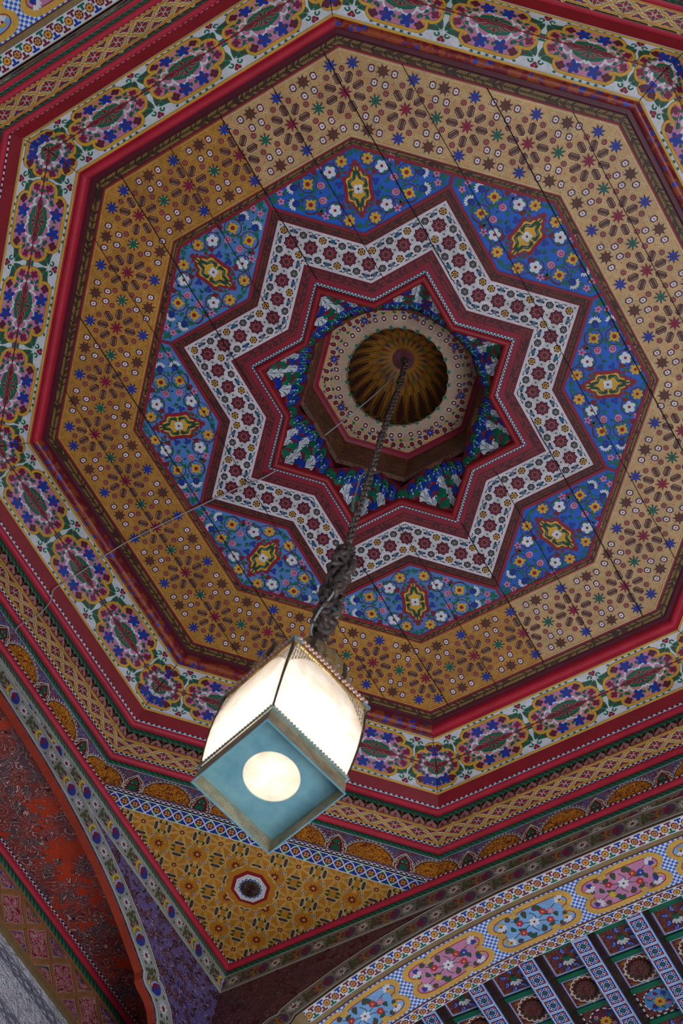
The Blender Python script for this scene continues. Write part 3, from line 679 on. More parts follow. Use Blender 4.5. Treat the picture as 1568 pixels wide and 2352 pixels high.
for s in range(8):
    N = P(s + .5); T = P(s + 2.5); q = Paint(); dO = .25 * c8
    def g(x, y): v = N * y + T * x; return (v.x, v.y)
    q.stroke([(-dO * T22, dO - .004), (dO * T22, dO - .004)], .0035, 'pinkish', 1)
    for o in (-.012, .012): q.stroke([(-.08, dO - .018 - .03), (0 + o, dO - .010), (.08, dO - .018 - .03)], .0022, 'strap', 1)
    for y_, w_ in ((dO - .008, .003), (dO - .026, .002)): q.stroke([(-dO * T22 * .94, y_), (dO * T22 * .94, y_)], w_, 'strap', 1)
    q.star(0, dO - .030, .017, .0085, 8, 'maroon', 3, .2); q.star(0, dO - .030, .013, .0065, 8, 'blue', 4, .2); q.ell(0, dO - .030, .003, .003, 'pink', 5, 0, 6)
    for e in (-1, 1):
        for x, y in ((.020, .209), (.044, .214), (.068, .208), (.030, .186), (.055, .178)):
            x *= e; q.hexa(x, y, .0115, .0090, pi / 2, 'pale', 2); q.hexa(x, y, .0095, .0072, pi / 2, 'dred', 3); q.ell(x, y, .0038, .0038, 'white' if y < .2 else 'crimson', 4, 0, 6)
        for x, y, m in ((.036, .200, 'blue'), (.062, .194, 'green'), (.012, .190, 'dred')): q.poly([(x * e - .006, y - .002), (x * e, y - .006), (x * e + .007, y), (x * e, y + .002), (x * e - .004, y + .006)], m, 3)
        for x, y, r_ in ((.042, .224, .005), (.066, .222, .005), (.080, .212, .005)): q.poly([(x * e - r_, y - .004), (x * e, y), (x * e - r_, y + .004), (x * e + r_, y + .001), (x * e + r_, y - .003)], 'mgreen', 3)
    p.add(q, g)
for i in range(24): a = 2 * pi * i / 24; p.star((RC + .003) * sin(a), -(RC + .003) * cos(a), .009, .004, 5, 'green', 3, a)
p.build('octagonal_collar', lambda x, y, h: (x, y, .278 - h), drum)
def domept(a, t, h=0):
    """a angle, t 0 at rim .. 1 at crown"""
    ph = t * pi / 2; gore = abs(sin(a * 12)) * .035 * cos(ph) ** .5 if t < .999 else 0
    r = (RC - h) * cos(ph) * (1 + gore - .02); return (r * sin(a), -r * cos(a), .272 + .205 * sin(ph) - h * sin(ph))
p = Paint(); NA, NT = 96, 14
for i in range(NA):
    for j in range(NT):
        x0, x1, y0, y1 = 2 * pi * i / NA, 2 * pi * (i + 1) / NA, j / NT, (j + 1) / NT
        p.raw([(x0, y0, 0), (x1, y0, 0), (x1, y1, 0), (x0, y1, 0)] if j < NT - 1 else [(x0, y0, 0), (x1, y0, 0), (x0, y1, 0)], 'worndomebrown' if j == 0 else 'domegold')
dome_base = p.build('dome_shell', lambda x, y, h: domept(x, y, h), drum, smooth=True)
p = Paint()
for i in range(24):
    a = 2 * pi * (i + .5) / 24
    L_ = [(.08, .055), (.16, .075), (.30, .070), (.42, .050), (.52, .012)]
    p.poly([(a - w, t) for t, w in L_] + [(a + w, t) for t, w in L_[::-1]], 'maroon', 1)
    p.poly([(a - w * .72, t) for t, w in L_] + [(a + w * .72, t) for t, w in L_[::-1]], 'dkbrown', 2)
    for t, w in L_[:-1]:
        for q in (-1, 1):
            for dt in (0, .05): p.ell(a + q * w * .86, t + dt, .008, .009, 'woodl', 3, 0, 4)
    b = 2 * pi * i / 24
    for q in (-1, 1):
        p.stroke([(b + q * .045, .05), (b + q * .10, .45), (b - q * .10, .78)], .012, 'leafy', 1); p.stroke([(b + q * .02, .05), (b + q * .06, .50), (b - q * .16, .80)], .012, 'leafd', 1)
    p.poly([(a - .03, .70), (a, .62), (a + .03, .70), (a, .76)], ('navy', 'green', 'dred')[i % 3], 3)
    p.poly([(b - .06, .04), (b, .015), (b + .06, .04), (b, .075)], 'dgreen', 2)
p.build('painted_ribs', lambda x, y, h: domept(x, y, h + .0015), drum, cx=[2 * pi * i / 96 for i in range(-2, 100)], cy=[j / 14 for j in range(14)])
p = Paint(); p.poly([(.034 * cos(t), .034 * sin(t)) for t in [2 * pi * i / 24 for i in range(24)]], 'maroon', 0)
for r_ in (.030, .024, .018):
    for i in range(int(r_ * 900)): t = 2 * pi * i / int(r_ * 900); p.ell(r_ * cos(t), r_ * sin(t), .0014, .0014, 'leafd', 1, 0, 4)
p.ell(0, 0, .011, .011, 'black', 2, 0, 12)
p.build('crown_boss', lambda x, y, h: (x, y, .466 - h), drum)
# ------------------------------------------------------------------ mouldings of the octagonal cove
def ringlabel(): pass
n_trim = [2]
def trim(o): n_trim[0] += 1; o.name = 'trim_%d' % n_trim[0]; return st(o)
trim(octline('trim', 1.032 * c8, 0, 1.036 * c8, -.004, 'maroon')); trim(octline('trim', 1.036 * c8, -.004, 1.052 * c8, -.002, 'maroon'))
for s in range(8):                          # red roll between flat ceiling and cove; four sides still show painted flowers
    k = s + .5; d, z, r = 1.066 * c8, -.014, .013; prof = [(1.049 * c8, .003)] + half(d, z, r, pi * 1.0, pi * 1.9, 7) + [(1.082 * c8, -.024)]
    fr = [lambda q, z, k=k, e=e: tuple((P(k) * q + P(k + 2) * (q * T22 * e))[:2]) + (z,) for e in (-1, 1)]
    trim(finish(sweep('trim', fr, prof, [0], smooth=True), 'trim', ['flowerroll' if s in (0, 1, 4, 5) else 'redroll']))
# ------------------------------------------------------------------ white floral cove boards, folded about their middle
def half_cart(f=1.0, corner=False):
    u = Paint(); X = (lambda x: x * f)
    body = [(.000, .071), (.058, .071), (.074, .064), (.080, .048), (.074, .038), (.084, .040), (.102, .034), (.113, .020), (.110, .004), (.104, 0), (0, 0)]
    for e in (-1, 1): u.poly([(X(x) * e, y) for x, y in body], 'PK', 2)
    line = spline([(.0, .072), (.040, .072), (.066, .070), (.079, .058), (.079, .046), (.070, .040)], 4); l2 = spline([(.074, .038), (.092, .040), (.107, .032), (.114, .016), (.108, .004)], 4)
    for e in (-1, 1):
        for ln in (line, l2): q = [(X(x) * e, y) for x, y in ln]; u.stroke(q, .0096, 'goldd', 3); u.stroke(q, .0074, 'gold', 4)
        u.ell(X(.068) * e, .042, .0055, .0055, 'gold', 5, 0, 7); u.ell(X(.106) * e, .006, .0055, .0055, 'gold', 5, 0, 7)
        a = spline([(.074, .002), (.070, .014), (.056, .022), (.046, .017)], 4); b = spline([(.046, .017), (.038, .032), (.018, .038), (.006, .030), (0, .036)], 4)
        for ln in (a, b): q = [(X(x) * e, y) for x, y in ln]; u.stroke(q, .0062, 'WL', 4)
        u.ell(X(.046) * e, .015, .004, .004, 'WL', 5, 0, 6); u.ell(X(.072) * e, .004, .004, .004, 'WL', 5, 0, 6)
        u.poly([(0, 0), (X(.064) * e, 0), (X(.058) * e, .008), (X(.046) * e, .012), (X(.034) * e, .022), (X(.014) * e, .027), (0, .033)], 'green', 3)
        for x0, y0, x1, y1 in ((.006, .004, .022, .020), (.014, .002, .040, .010), (.030, .003, .056, .004), (.002, .010, .004, .024)): u.leaf(X(x0) * e, y0, X(x1) * e, y1, .0042, 'pinkish', 4, .1 * e); u.leaf(X(x0) * e, y0, X(x1) * e, y1, .0028, 'dred', 5, .1 * e)
        # blue half flower, dark flower, red flower, leaves
        for j in range(5): t = -.9 + 1.25 * j - .4; u.ell(X(.028) * e + .0105 * cos(t + (0 if e > 0 else pi - 2 * t)), .051 + .0100 * sin(t), .0100, .0064, 'blue', 5, t if e > 0 else pi - t, 8)
        u.ell(X(.036) * e, .048, .004, .004, 'red', 6, 0, 7)
        for j in range(4): u.ell(X(.062) * e + .007 * cos(1.6 * j), .056 + .006 * sin(1.6 * j), .0066, .0056, 'plum', 5, 0, 7)
        u.ell(X(.060) * e, .054, .0025, .0025, 'red', 6, 0, 5)
        for j in range(4): u.ell(X(.096) * e + .0062 * cos(1.6 * j + .4), .020 + .0062 * sin(1.6 * j + .4), .0058, .0048, 'crimson', 5, 0, 7)
        u.ell(X(.096) * e, .020, .003, .003, 'blue', 6, 0, 5)
        for x0, y0, x1, y1 in ((.066, .034, .052, .030), (.072, .026, .086, .034), (.078, .014, .066, .022), (.082, .008, .092, .004), (.056, .040, .050, .030), (.012, .046, .004, .054)): u.leaf(X(x0) * e, y0, X(x1) * e, y1, .0052, 'green', 4, .12 * e)
        u.stroke([(X(.050) * e, .038), (X(.074) * e, .026), (X(.092) * e, .010)], .0014, 'maroon', 4)
    return u
def spray():
    """green acanthus spray between two cartouches, y is distance from the fold"""
    u = Paint()
    for e in (-1, 1):
        u.leaf(e * .004, .052, e * .014, .012, .0100, 'green', 2, .14 * e, 'dred'); u.leaf(e * .008, .054, e * .056, .066, .0092, 'green', 2, -.22 * e, 'dred')
        u.curl(e * .012, .062, .0085, .0040, 'green', 3, 0 if e > 0 else pi, e); u.curl(e * .020, .046, .0075, .0036, 'green', 3, pi if e > 0 else 0, -e)
        u.ell(e * .004, .008, .0055, .004, 'green', 2, 0, 6); u.ell(e * .054, .077, .005, .0032, 'green', 2, 0, 6)
    for j in range(3): u.ell(.0058 * cos(2.1 * j + .5), .074 + .004 * sin(2.1 * j + .5), .0058, .005, 'crimson', 3, 0, 7)
    u.ell(0, .074, .002, .002, 'pink', 4, 0, 5)
    return u
CT, CTC, SPR = half_cart(), half_cart(.62), spray()
R_ = {'yin': (1.082, -.025), 'fold': (1.180, -.030), 'yout': (1.247, -.088), 'redout': (1.277, -.114)}
for s in range(8):
    k = s + .5; warm = s in (7, 0)
    root = empty('painted_cove_board', tuple((P(k) * (1.18 * c8))[:2]) + (-.04,), 'white cove board of pink floral cartouches ' + side_word[s], 'cove board', 'white floral cove boards round the octagon')
    for nm, (ra, za), (rb, zb), flip in (('upper_board', R_['yin'], R_['fold'], True), ('lower_board', R_['fold'], R_['yout'], False)):
        d0, d1 = ra * c8, rb * c8; mp, w, clip, ed = side_map(k, d0, za, d1, zb); p = Paint(); board(p, d0, d1, w, 'whitecove', .004)
        q = Paint(); dm = 1.18 * c8
        for i in (-1, 0, 1): q.add(CT, None, i * .252, 0)
        for e in (-1, 1): q.add(CTC, None, e * dm * T22, 0); q.add(SPR, None, e * .126, 0); q.add(SPR, None, e * (.126 + .242), 0)
        for j in range(-24, 25):
            x = j * .021
            if min(abs(x - i * .252) for i in (-2, -1, 0, 1, 2)) < .055: q.ell(x, .0815, .005, .0036, 'green', 2, 0, 6)
        q.rect(-.6, -.002, .6, .002, 'crimson', 7)
        sc = w / .0905
        pk = {'PK': 'pink' if (flip or s in (4, 5, 6)) else 'peach', 'WL': 'white'}
        p.add(q, (lambda x, y: (x, w - y * sc)) if flip else (lambda x, y: (x, y * sc)), swap=pk)
        ye = .0025 if flip else w - .0025; p.rect(-.6, ye - .0030, .6, ye + .0030, 'gold', 8)
        p.stroke([(d0 * T22, 0), (d1 * T22, w)], .0030, 'crack', 9); p.build(nm, mp, root, clip)
# mitre cracks at the corners of the cove
# ------------------------------------------------------------------ flat red band, rolls and ropes
def ring_trim(mat, pts, smooth=False): return trim(octa('trim', [(r * c8, z) for r, z in pts], mat, None, smooth))
ring_trim('red', [(1.247, -.088), (1.275, -.113)])
ring_trim('bwcheck', [(1.275, -.1128), (1.2785, -.1165)])
def oval(d, z, rd, rz, a0, a1, n=8): return [(d + rd * cos(a0 + (a1 - a0) * i / n), z + rz * sin(a0 + (a1 - a0) * i / n)) for i in range(n + 1)]
def ring_roll(mat, r, z, rad): trim(octa('trim', oval(r * c8, z, rad * (.45 if 'rope' in mat else 1.1), rad, pi * .7, pi * 1.75, 8), mat, None, True))
ring_roll('redroll', 1.289, -.127, .0115)
ring_roll('ropegreen', 1.297, -.149, .0125)
def zigzag_board(k, s):
    d0, z0, d1, z1 = 1.297 * c8, -.158, 1.299 * c8, -.200; mp, w, clip, ed = side_map(k, d0, z0, d1, z1); p = Paint(); board(p, d0, d1, w, 'pinkish', .004)
    n = 26; L = d1 * T22; st_ = 2 * L / n
    for i in range(n + 1):
        x = -L + i * st_; p.poly([(x - st_ * .52, 0), (x + st_ * .52, 0), (x + st_ * .3, w * .34), (x + st_ * .12, w * .5), (x, w * .95), (x - st_ * .12, w * .5), (x - st_ * .3, w * .34)], 'black', 2)
        p.poly([(x - .004, w * .12), (x, w * .42), (x + .004, w * .12), (x + .008, w * .06), (x - .008, w * .06)], 'leafy', 3); p.ell(x, w * .55, .002, .003, 'gold2', 3, 0, 5)
        xm = x + st_ / 2; p.poly([(xm - .008, w * .9), (xm, w * .35), (xm + .008, w * .9)], 'pinkleaf', 3); p.poly([(xm - .004, w * .85), (xm, w * .55), (xm + .004, w * .85)], 'dred', 4)
    p.rect(-1, w - .003, 1, w, 'rust', 4)
    return p.build('zigzag_frieze_board', mp, None, clip)
def lattice_unit():
    u = Paint(); h = .5
    return u
def lattice_board(k, s, name, d0, z0, d1, z1, n, big=False, half_len=None, parent=None, mpx=None):
    if mpx: mp, w, clip, L = mpx
    else:
        mp, w, clip, ed = side_map(k, d0, z0, d1, z1); L = d1 * T22
    p = Paint()
    if mpx: p.slab([(-L, 0), (L, 0), (L, w), (-L, w)], 'strap', .004)
    else: board(p, d0, d1, w, 'strap', .004)
    st_ = 2 * L / n; f = st_ / .0727; b = .006 if not big else .012
    for i in range(n + 1):
        x = -L + i * st_
        for e in (-1, 1):                      # side triangles
            y0 = b if e < 0 else w - b; tip = w * .40 if e < 0 else w * .60; x_ = x + (st_ / 2 if True else 0)
            g = 'blue' if (i + (e > 0)) % 2 else 'green'
            p.poly([(x_ - st_ * .40, y0), (x_ + st_ * .40, y0), (x_ + st_ * .18, (y0 + tip) / 2), (x_, tip), (x_ - st_ * .18, (y0 + tip) / 2)], 'pale', 2)
            p.poly([(x_ - st_ * .34, y0 - e * .001), (x_ + st_ * .34, y0 - e * .001), (x_, tip + e * .005 * f)], g, 3)
            ym = y0 + (tip - y0) * .30
            for j in range(3): p.ell(x_ + (j - 1) * st_ * .11, ym + (.004 * f * (-e) if j == 1 else 0), .0062 * f, .0042 * f, 'crimson', 4, (j - 1) * .6 * e, 6)
            p.stroke([(x_ - st_ * .16, ym), (x_, ym - e * .008 * f), (x_ + st_ * .16, ym)], .0012 * f, 'cream', 5)
        hx, hy = st_ * .44, w * .41; dia = [(0, -hy), (hx * .32, -hy * .55), (hx * .60, -hy * .40), (hx, 0), (hx * .60, hy * .40), (hx * .32, hy * .55), (0, hy)]; dia = dia + [(-a, b_) for a, b_ in dia[-2:0:-1]]
        p.poly([(x + a, w / 2 + c) for a, c in dia], 'pale', 2); p.poly([(x + a * .9, w / 2 + c * .9) for a, c in dia], 'maroon', 3)
        for j in range(4):
            t = j * pi / 2; p.ell(x + hx * .42 * cos(t), w / 2 + hy * .38 * sin(t), .0105 * f if j % 2 == 0 else .0085 * f, .0062 * f, 'pale', 4, t, 8); p.ell(x + hx * .42 * cos(t), w / 2 + hy * .38 * sin(t), .0092 * f if j % 2 == 0 else .0074 * f, .005 * f, 'crimson', 5, t, 8)
        p.ell(x, w / 2, .0035 * f, .0035 * f, 'pink', 6, 0, 6)
        for e in (-1, 1):                      # interlaced bands
            for q in (-1, 1):
                ln = spline([(x - st_ / 2, w / 2 + e * w * .5 * 1), (x - st_ * .30, w / 2 + e * w * .30), (x - st_ * .20, w / 2 + e * w * .27), (x, w / 2 + 0)], 3)
            ln = [(x - st_ * .5 + t * st_, w / 2 + e * w * (.5 - t) * 1.0 + .0022 * sin(t * 6 * pi) * f) for t in [j / 14 for j in range(15)]]
            ln = [(a + st_ / 2, c) for a, c in ln]
            for o in (-1, 1): p.stroke([(a, c + o * .0040 * f) for a, c in ln], .0009 * f, 'pale' if not big else 'woodl', 7)
            p.stroke(ln, .0070 * f, 'strap', 6)
            p.stroke(ln, .0008 * f, 'goldd', 8)
    for y in (b * .5, w - b * .5): p.rect(-2, y - b * .45, 2, y + b * .45, 'strap', 8); p.rect(-2, y - .0006, 2, y + .0006, 'goldd', 9)
    if big: q = Paint(); q.add(p, swap={'maroon': 'pinkscroll', 'blue': 'bluescroll', 'green': 'greenscroll', 'crimson': 'pinkleaf', 'strap': 'nichegold', 'cream': 'pinkish', 'pale': 'pinkish'}); p = q
    return p.build(name, mp, parent, clip)
for s in range(8):
    tag(zigzag_board(s + .5, s), 'narrow black and pink sawtooth frieze ' + side_word[s], 'frieze', 'sawtooth friezes round the octagon')
    tag(lattice_board(s + .5, s, 'lattice_frieze_board', 1.299 * c8, -.200, 1.350 * c8, -.206, 14), 'gold lattice frieze with crimson flowers ' + side_word[s], 'frieze', 'gold lattice friezes round the octagon')
ring_trim('maroon', [(1.350, -.206), (1.3515, -.210)]); ring_trim('bwcheck', [(1.350, -.209), (1.3540, -.217)])
ring_roll('redroll', 1.364, -.2255, .0115); ring_roll('ropegreen', 1.372, -.240, .0115)
# ------------------------------------------------------------------ arcade frieze with gold shells
def arcade(k, s):
    d0, z0, d1, z1 = 1.376 * c8, -.250, 1.3855 * c8, -.3450; mp, w, clip, ed = side_map(k, d0, z0, d1, z1); L = d1 * T22
    p = Paint(); board(p, d0, d1, w, 'arabblue', .004); st_ = 2 * L / 5
    p.rect(-1, 0, 1, .0025, 'cream', 2)
    for i in range(6):
        x = -L + i * st_; rx, ry = .074, w * .78
        arc = [(x + rx * cos(t) * (1 + .03 * (j % 2)), w - .006 - ry * sin(t) * (1 + .03 * (j % 2))) for j, t in [(j, pi * j / 22) for j in range(23)]]
        p.poly([(x + (a - x) * 1.07, w - (w - b) * 1.05) for a, b in arc], 'cream', 2); p.poly([(x + (a - x) * 1.02, w - (w - b) * 1.01) for a, b in arc], 'maroon', 3); p.poly([(x + (a - x) * .97, w - (w - b) * .96) for a, b in arc], 'shellgold', 4)
        for a, b in arc: p.ell(x + (a - x) * 1.11, w - (w - b) * 1.10, .0034, .0034, 'cream', 3, 0, 6)
    for i in range(5):
        x = -L + (i + .5) * st_
        out = [(-.026, w - .004), (-.028, w - .020), (-.020, w - .034), (-.021, w - .044), (-.008, w - .060), (0, w - .070), (.008, w - .060), (.021, w - .044), (.020, w - .034), (.028, w - .020), (.026, w - .004)]
        out = [(a * 1.18, w - (w - b) * 1.12) for a, b in out]
        p.poly([(x + a * 1.05, b) for a, b in out], 'dred', 2); p.stroke([(x + a, b) for a, b in out], .0036, 'cream', 4); p.stroke([(x + a * .78, b + .006) for a, b in out], .0020, 'pale', 4)
        p.ell(x, w - .073, .0045, .0045, 'cream', 5, 0, 7)
        for a0, b0, a1, b1 in ((0, .006, 0, .030), (0, .012, -.013, .024), (0, .012, .013, .024), (0, .030, -.010, .044), (0, .030, .010, .044), (0, .034, 0, .052), (0, .006, -.014, .010), (0, .006, .014, .010)): p.leaf(x + a0 * 1.1, w - b0 * 1.1, x + a1 * 1.1, w - b1 * 1.1, .0060, 'green', 5, .1)
        p.ell(x - .007, w - .036, .0022, .0022, 'cream', 5, 0, 5); p.ell(x + .007, w - .036, .0022, .0022, 'cream', 5, 0, 5)
    return p.build('arcade_frieze_board', mp, None, clip)
for s in range(8): tag(arcade(s + .5, s), 'frieze of small gold shell arches ' + side_word[s], 'frieze', 'gold shell arcade friezes under the octagon')
# ------------------------------------------------------------------ corner triangles
def corner_tri(k, detailed):
    ex = P(k - 1); ey = P(k + 1)     # the two wall normals either side of the corner
    N = P(k); T = P(k + 2); Z = -.346
    mp = lambda x, y, h: ((N * y + T * x).x, (N * y + T * x).y, Z - h)
    yc = WD * math.sqrt(2); y0 = 1.28; 
    L = yc - y0; p = Paint(); p.slab([(-L, y0), (L, y0), (0, yc)], 'trig', .006); g0 = p
    yb = 1.3435
    q = Paint(); U = .122
    for i in range(-5, 6):
        for j in range(0, 5): q.add(TRI, None, i * U, 1.4905 + (j - 1) * U, U, U)
    for e in (-1, 1): p.stroke([(e * (yc - yb - .012), yb), (0, yc - .012)], .0016, 'pale', 3)
    cy = 1.4905
    p = q
    for R, m, l in ((.086, 'tanl', 8), (.084, 'trig', 9)): p.ell(0, cy, R, R, m, l, pi / 8, 8)
    for j in range(8): a = j * pi / 4; p.stroke([(.076 * cos(a - .25), cy + .076 * sin(a - .25)), (.081 * cos(a), cy + .081 * sin(a)), (.076 * cos(a + .25), cy + .076 * sin(a + .25))], .003, 'tanl', 10)
    root = g0.build('corner_panel', mp); hq = math.sqrt(.5)
    p.build('strapwork', mp, root, [(0, yb, 0, -1), (0, yc - .012, hq, hq), (0, yc - .012, -hq, hq)])
    # dotted line + blue and white strip along the octagon side
    b = Paint(); b.slab([(-L + .0, y0 + .001), (L, y0 + .001), (L - (yb - y0), yb), (-L + (yb - y0), yb)], 'white', .004); b.rect(-1, y0, 1, y0 + .010, 'bwcheck', 1)
    st_ = .0335; n = int(L / st_) + 1; ya, ye = y0 + .013, yb - .004; ym = (ya + ye) / 2
    b.rect(-1, ya, 1, ye, 'blue', 2)
    for i in range(-n, n + 1):
        x = i * st_; b.poly([(x - st_ / 2, ya), (x + st_ / 2, ya), (x, ym)], 'green' if i % 2 else 'blue', 3); b.poly([(x - st_ / 2, ye), (x + st_ / 2, ye), (x, ym)], 'blue' if i % 2 else 'green', 3)
        b.poly([(x - st_ * .5, ym), (x - st_ * .15, ym + .012), (x, ye - .002), (x + st_ * .15, ym + .012), (x + st_ * .5, ym), (x + st_ * .15, ym - .012), (x, ya + .002), (x - st_ * .15, ym - .012)], 'white', 4) if False else None
        xx = x + st_ / 2
        for e in (-1, 1): b.stroke([(xx - st_ / 2 - .004, ym + e * (ye - ym)), (xx - .006, ym + e * .010), (xx + .006, ym - e * .010), (xx + st_ / 2 + .004, ym - e * (ye - ym))], .0040, 'white', 5)
        for j in range(4): t = j * pi / 2 + pi / 4; b.ell(x + .0058 * cos(t), ym + .0058 * sin(t), .0056, .0056, 'rust', 6, 0, 7); b.ell(x + .0055 * cos(t), ym + .0055 * sin(t), .0032, .0032, 'gold', 7, 0, 6)
        b.ell(x, ym, .0024, .0024, 'blue', 8, 0, 5)
    for y in (ya, ye): b.rect(-1, y - .0016, 1, y + .0016, 'white', 7)
    q = math.sqrt(.5); b.build('blue_white_strip', mp, root, [(L, y0, q, q), (-L, y0, -q, q)])
    # carved octagonal rosette
    o = Paint(); o.slab([(.062 * cos(t), cy + .062 * sin(t)) for t in [pi / 8 + j * pi / 4 for j in range(8)]], 'red', .003)
    for R, m, l in ((.051, 'white', 3), (.045, 'strap', 4)): o.ell(0, cy, R, R, m, l, pi / 8, 8)
    o.ell(0, cy, .042, .042, 'white', 5, 0, 24)
    for j in range(16): t = j * pi / 8; o.ring(.0365 * cos(t), cy + .0365 * sin(t), .0052, .0022, 'blue', 6, 8, t + pi / 2, t + 1.5 * pi); o.ell(.033 * cos(t + .2), cy + .033 * sin(t + .2), .0018, .0018, 'green', 6, 0, 5)
    o.ell(0, cy, .0305, .0305, 'dgreen', 7, 0, 20)
    ro = o.build('rosette', lambda x, y, h: mp(x, y, h + .0060), root)
    pl = []; n = 64
    for i in range(n):
        for j in range(3):
            def f(i, j):
                t = 2 * pi * i / n; r = .028 * j / 3 * (1 + (.05 * abs(sin(8 * t)) if j == 3 else 0)); return mp(r * cos(t), cy + r * sin(t), .0042 + .0060 + (.004 if j < 3 else 0) * (abs(sin(8 * t)) if j else .6))
            pl.append(([f(i, j), f(i + 1, j), f(i + 1, j + 1), f(i, j + 1)] if j else [f(0, 0), f(i, 1), f(i + 1, 1)], 'browncarve'))
    meshpart('carved_flower', pl, None, ro)
    return root
def tri_unit():
    u = Paint()
    def ln(a, b):
        L = math.dist(a, b); nx, ny = -(b[1] - a[1]) / L * .030, (b[0] - a[0]) / L * .030
        for o in (-1, 1): u.stroke([(a[0] + nx * o, a[1] + ny * o), (b[0] + nx * o, b[1] + ny * o)], .009, 'tanl', 2)
        u.stroke([a, b], .060, 'strapt', 1)
    for a, b in (((-.5, -.2), (.5, .2)), ((-.5, .2), (.5, -.2)), ((-.2, -.5), (.2, .5)), ((.2, -.5), (-.2, .5)), ((-.5, -.3), (-.2, .5)), ((.5, -.3), (.2, .5)), ((-.5, .3), (-.2, -.5)), ((.5, .3), (.2, -.5))): ln(a, b)
    u.star(.5, .5, .13, .07, 8, 'dred', 3); u.star(.5, .5, .05, .03, 8, 'gold', 4)
    for x, y, a in ((0, .33, 0), (0, -.33, 0), (.33, 0, pi / 2), (-.33, 0, pi / 2)):
        u.hexa(x, y, .15, .060, a, 'pale', 3); u.hexa(x, y, .135, .048, a, 'dkbrown', 4); u.hexa(x, y, .09, .02, a, 'brown', 5)
        for q in (-1, 1):
            for t in (-.08, -.04, 0, .04, .08): u.ell(x + t * cos(a) - q * .036 * sin(a), y + t * sin(a) + q * .036 * cos(a), .008, .008, 'cream', 6, 0, 4)
    for x in (-1, 1):
        for y in (-1, 1):
            u.hexa(x * .30, y * .30, .062, .052, pi / 4 * x * y, 'pale', 3); u.hexa(x * .30, y * .30, .050, .040, pi / 4 * x * y, 'dred', 4); u.hexa(x * .30, y * .30, .026, .020, pi / 4 * x * y, 'cream', 5)
            u.poly([(x * .40, y * .16), (x * .46, y * .22), (x * .44, y * .13), (x * .48, y * .08), (x * .39, y * .10)], 'dgreen', 4); u.poly([(x * .16, y * .42), (x * .22, y * .47), (x * .13, y * .46), (x * .08, y * .49), (x * .10, y * .40)], 'mgreen', 4)
    u.star(0, 0, .085, .05, 6, 'dred', 3); u.ell(0, 0, .03, .03, 'gold', 4, 0, 6)
    return u
TRI = tri_unit()
for k, lab in ((4.5 + 0, 'gold corner triangle with carved rosette, below the lantern'), (6.5, 'gold corner triangle at the far left corner of the room'), (.5, 'gold corner triangle at the far top corner of the room'), (2.5, 'gold corner triangle at the far right corner of the room')):
    tag(corner_tri(k, True), lab, 'corner panel', 'gold corner panels')
# ------------------------------------------------------------------ the four walls with their depressed arches
WALLZ = -2.5                # the piers are built down to here, well below the photographed part
def arch_profile(shift, lift):
    H = [(0, -.512), (.10, -.514), (.20, -.518), (.30, -.524), (.40, -.532), (.50, -.548), (.60, -.571), (.70, -.601), (.77, -.628), (.84, -.661), (.89, -.690), (.93, -.713), (.962, -.734), (.970, -.757), (.985, -.768), (1.02, -.775), (1.050, -.795), (1.070, -.825), (1.076, -.87), (1.078, -1.1), (1.08, -2.0), (1.08, WALLZ)]
    L = [(-x, z) for x, z in H[:0:-1]] + H
    L = [(x + shift * max(0, 1 - abs(x) / 1.0) , z + lift * max(0, 1 - abs(x) / 1.0)) for x, z in L]
    s = [0]
    for i in range(1, len(L)): s.append(s[-1] + math.dist(L[i], L[i - 1]))
    m = s[len(L) // 2]; return L, [v - m for v in s]
ARF, ARS = arch_profile(0, 0)
def arc_at(x, off=0.0):
    """point at signed arc length x, pushed off the arch edge by off (towards the wall)"""
    i = 0
    while i < len(ARS) - 2 and ARS[i + 1] < x: i += 1
    a, b = ARF[i], ARF[i + 1]; L = ARS[i + 1] - ARS[i]; t = (x - ARS[i]) / L
    n = [0, 0]
    def nr(j): e = (ARF[j + 1][0] - ARF[j][0], ARF[j + 1][1] - ARF[j][1]); q = math.hypot(*e); return (-e[1] / q, e[0] / q)
    n0 = nr(i); 
    if off:
        na = nr(max(0, i - 1)); nb = nr(min(len(ARF) - 2, i + 1)); w0 = ((n0[0] + na[0]) / 2, (n0[1] + na[1]) / 2); w1 = ((n0[0] + nb[0]) / 2, (n0[1] + nb[1]) / 2)
        n0 = (w0[0] + (w1[0] - w0[0]) * t, w0[1] + (w1[1] - w0[1]) * t); q = math.hypot(*n0) or 1; n0 = (n0[0] / q, n0[1] / q)
    return (a[0] + (b[0] - a[0]) * t + n0[0] * off, a[1] + (b[1] - a[1]) * t + n0[1] * off), n0
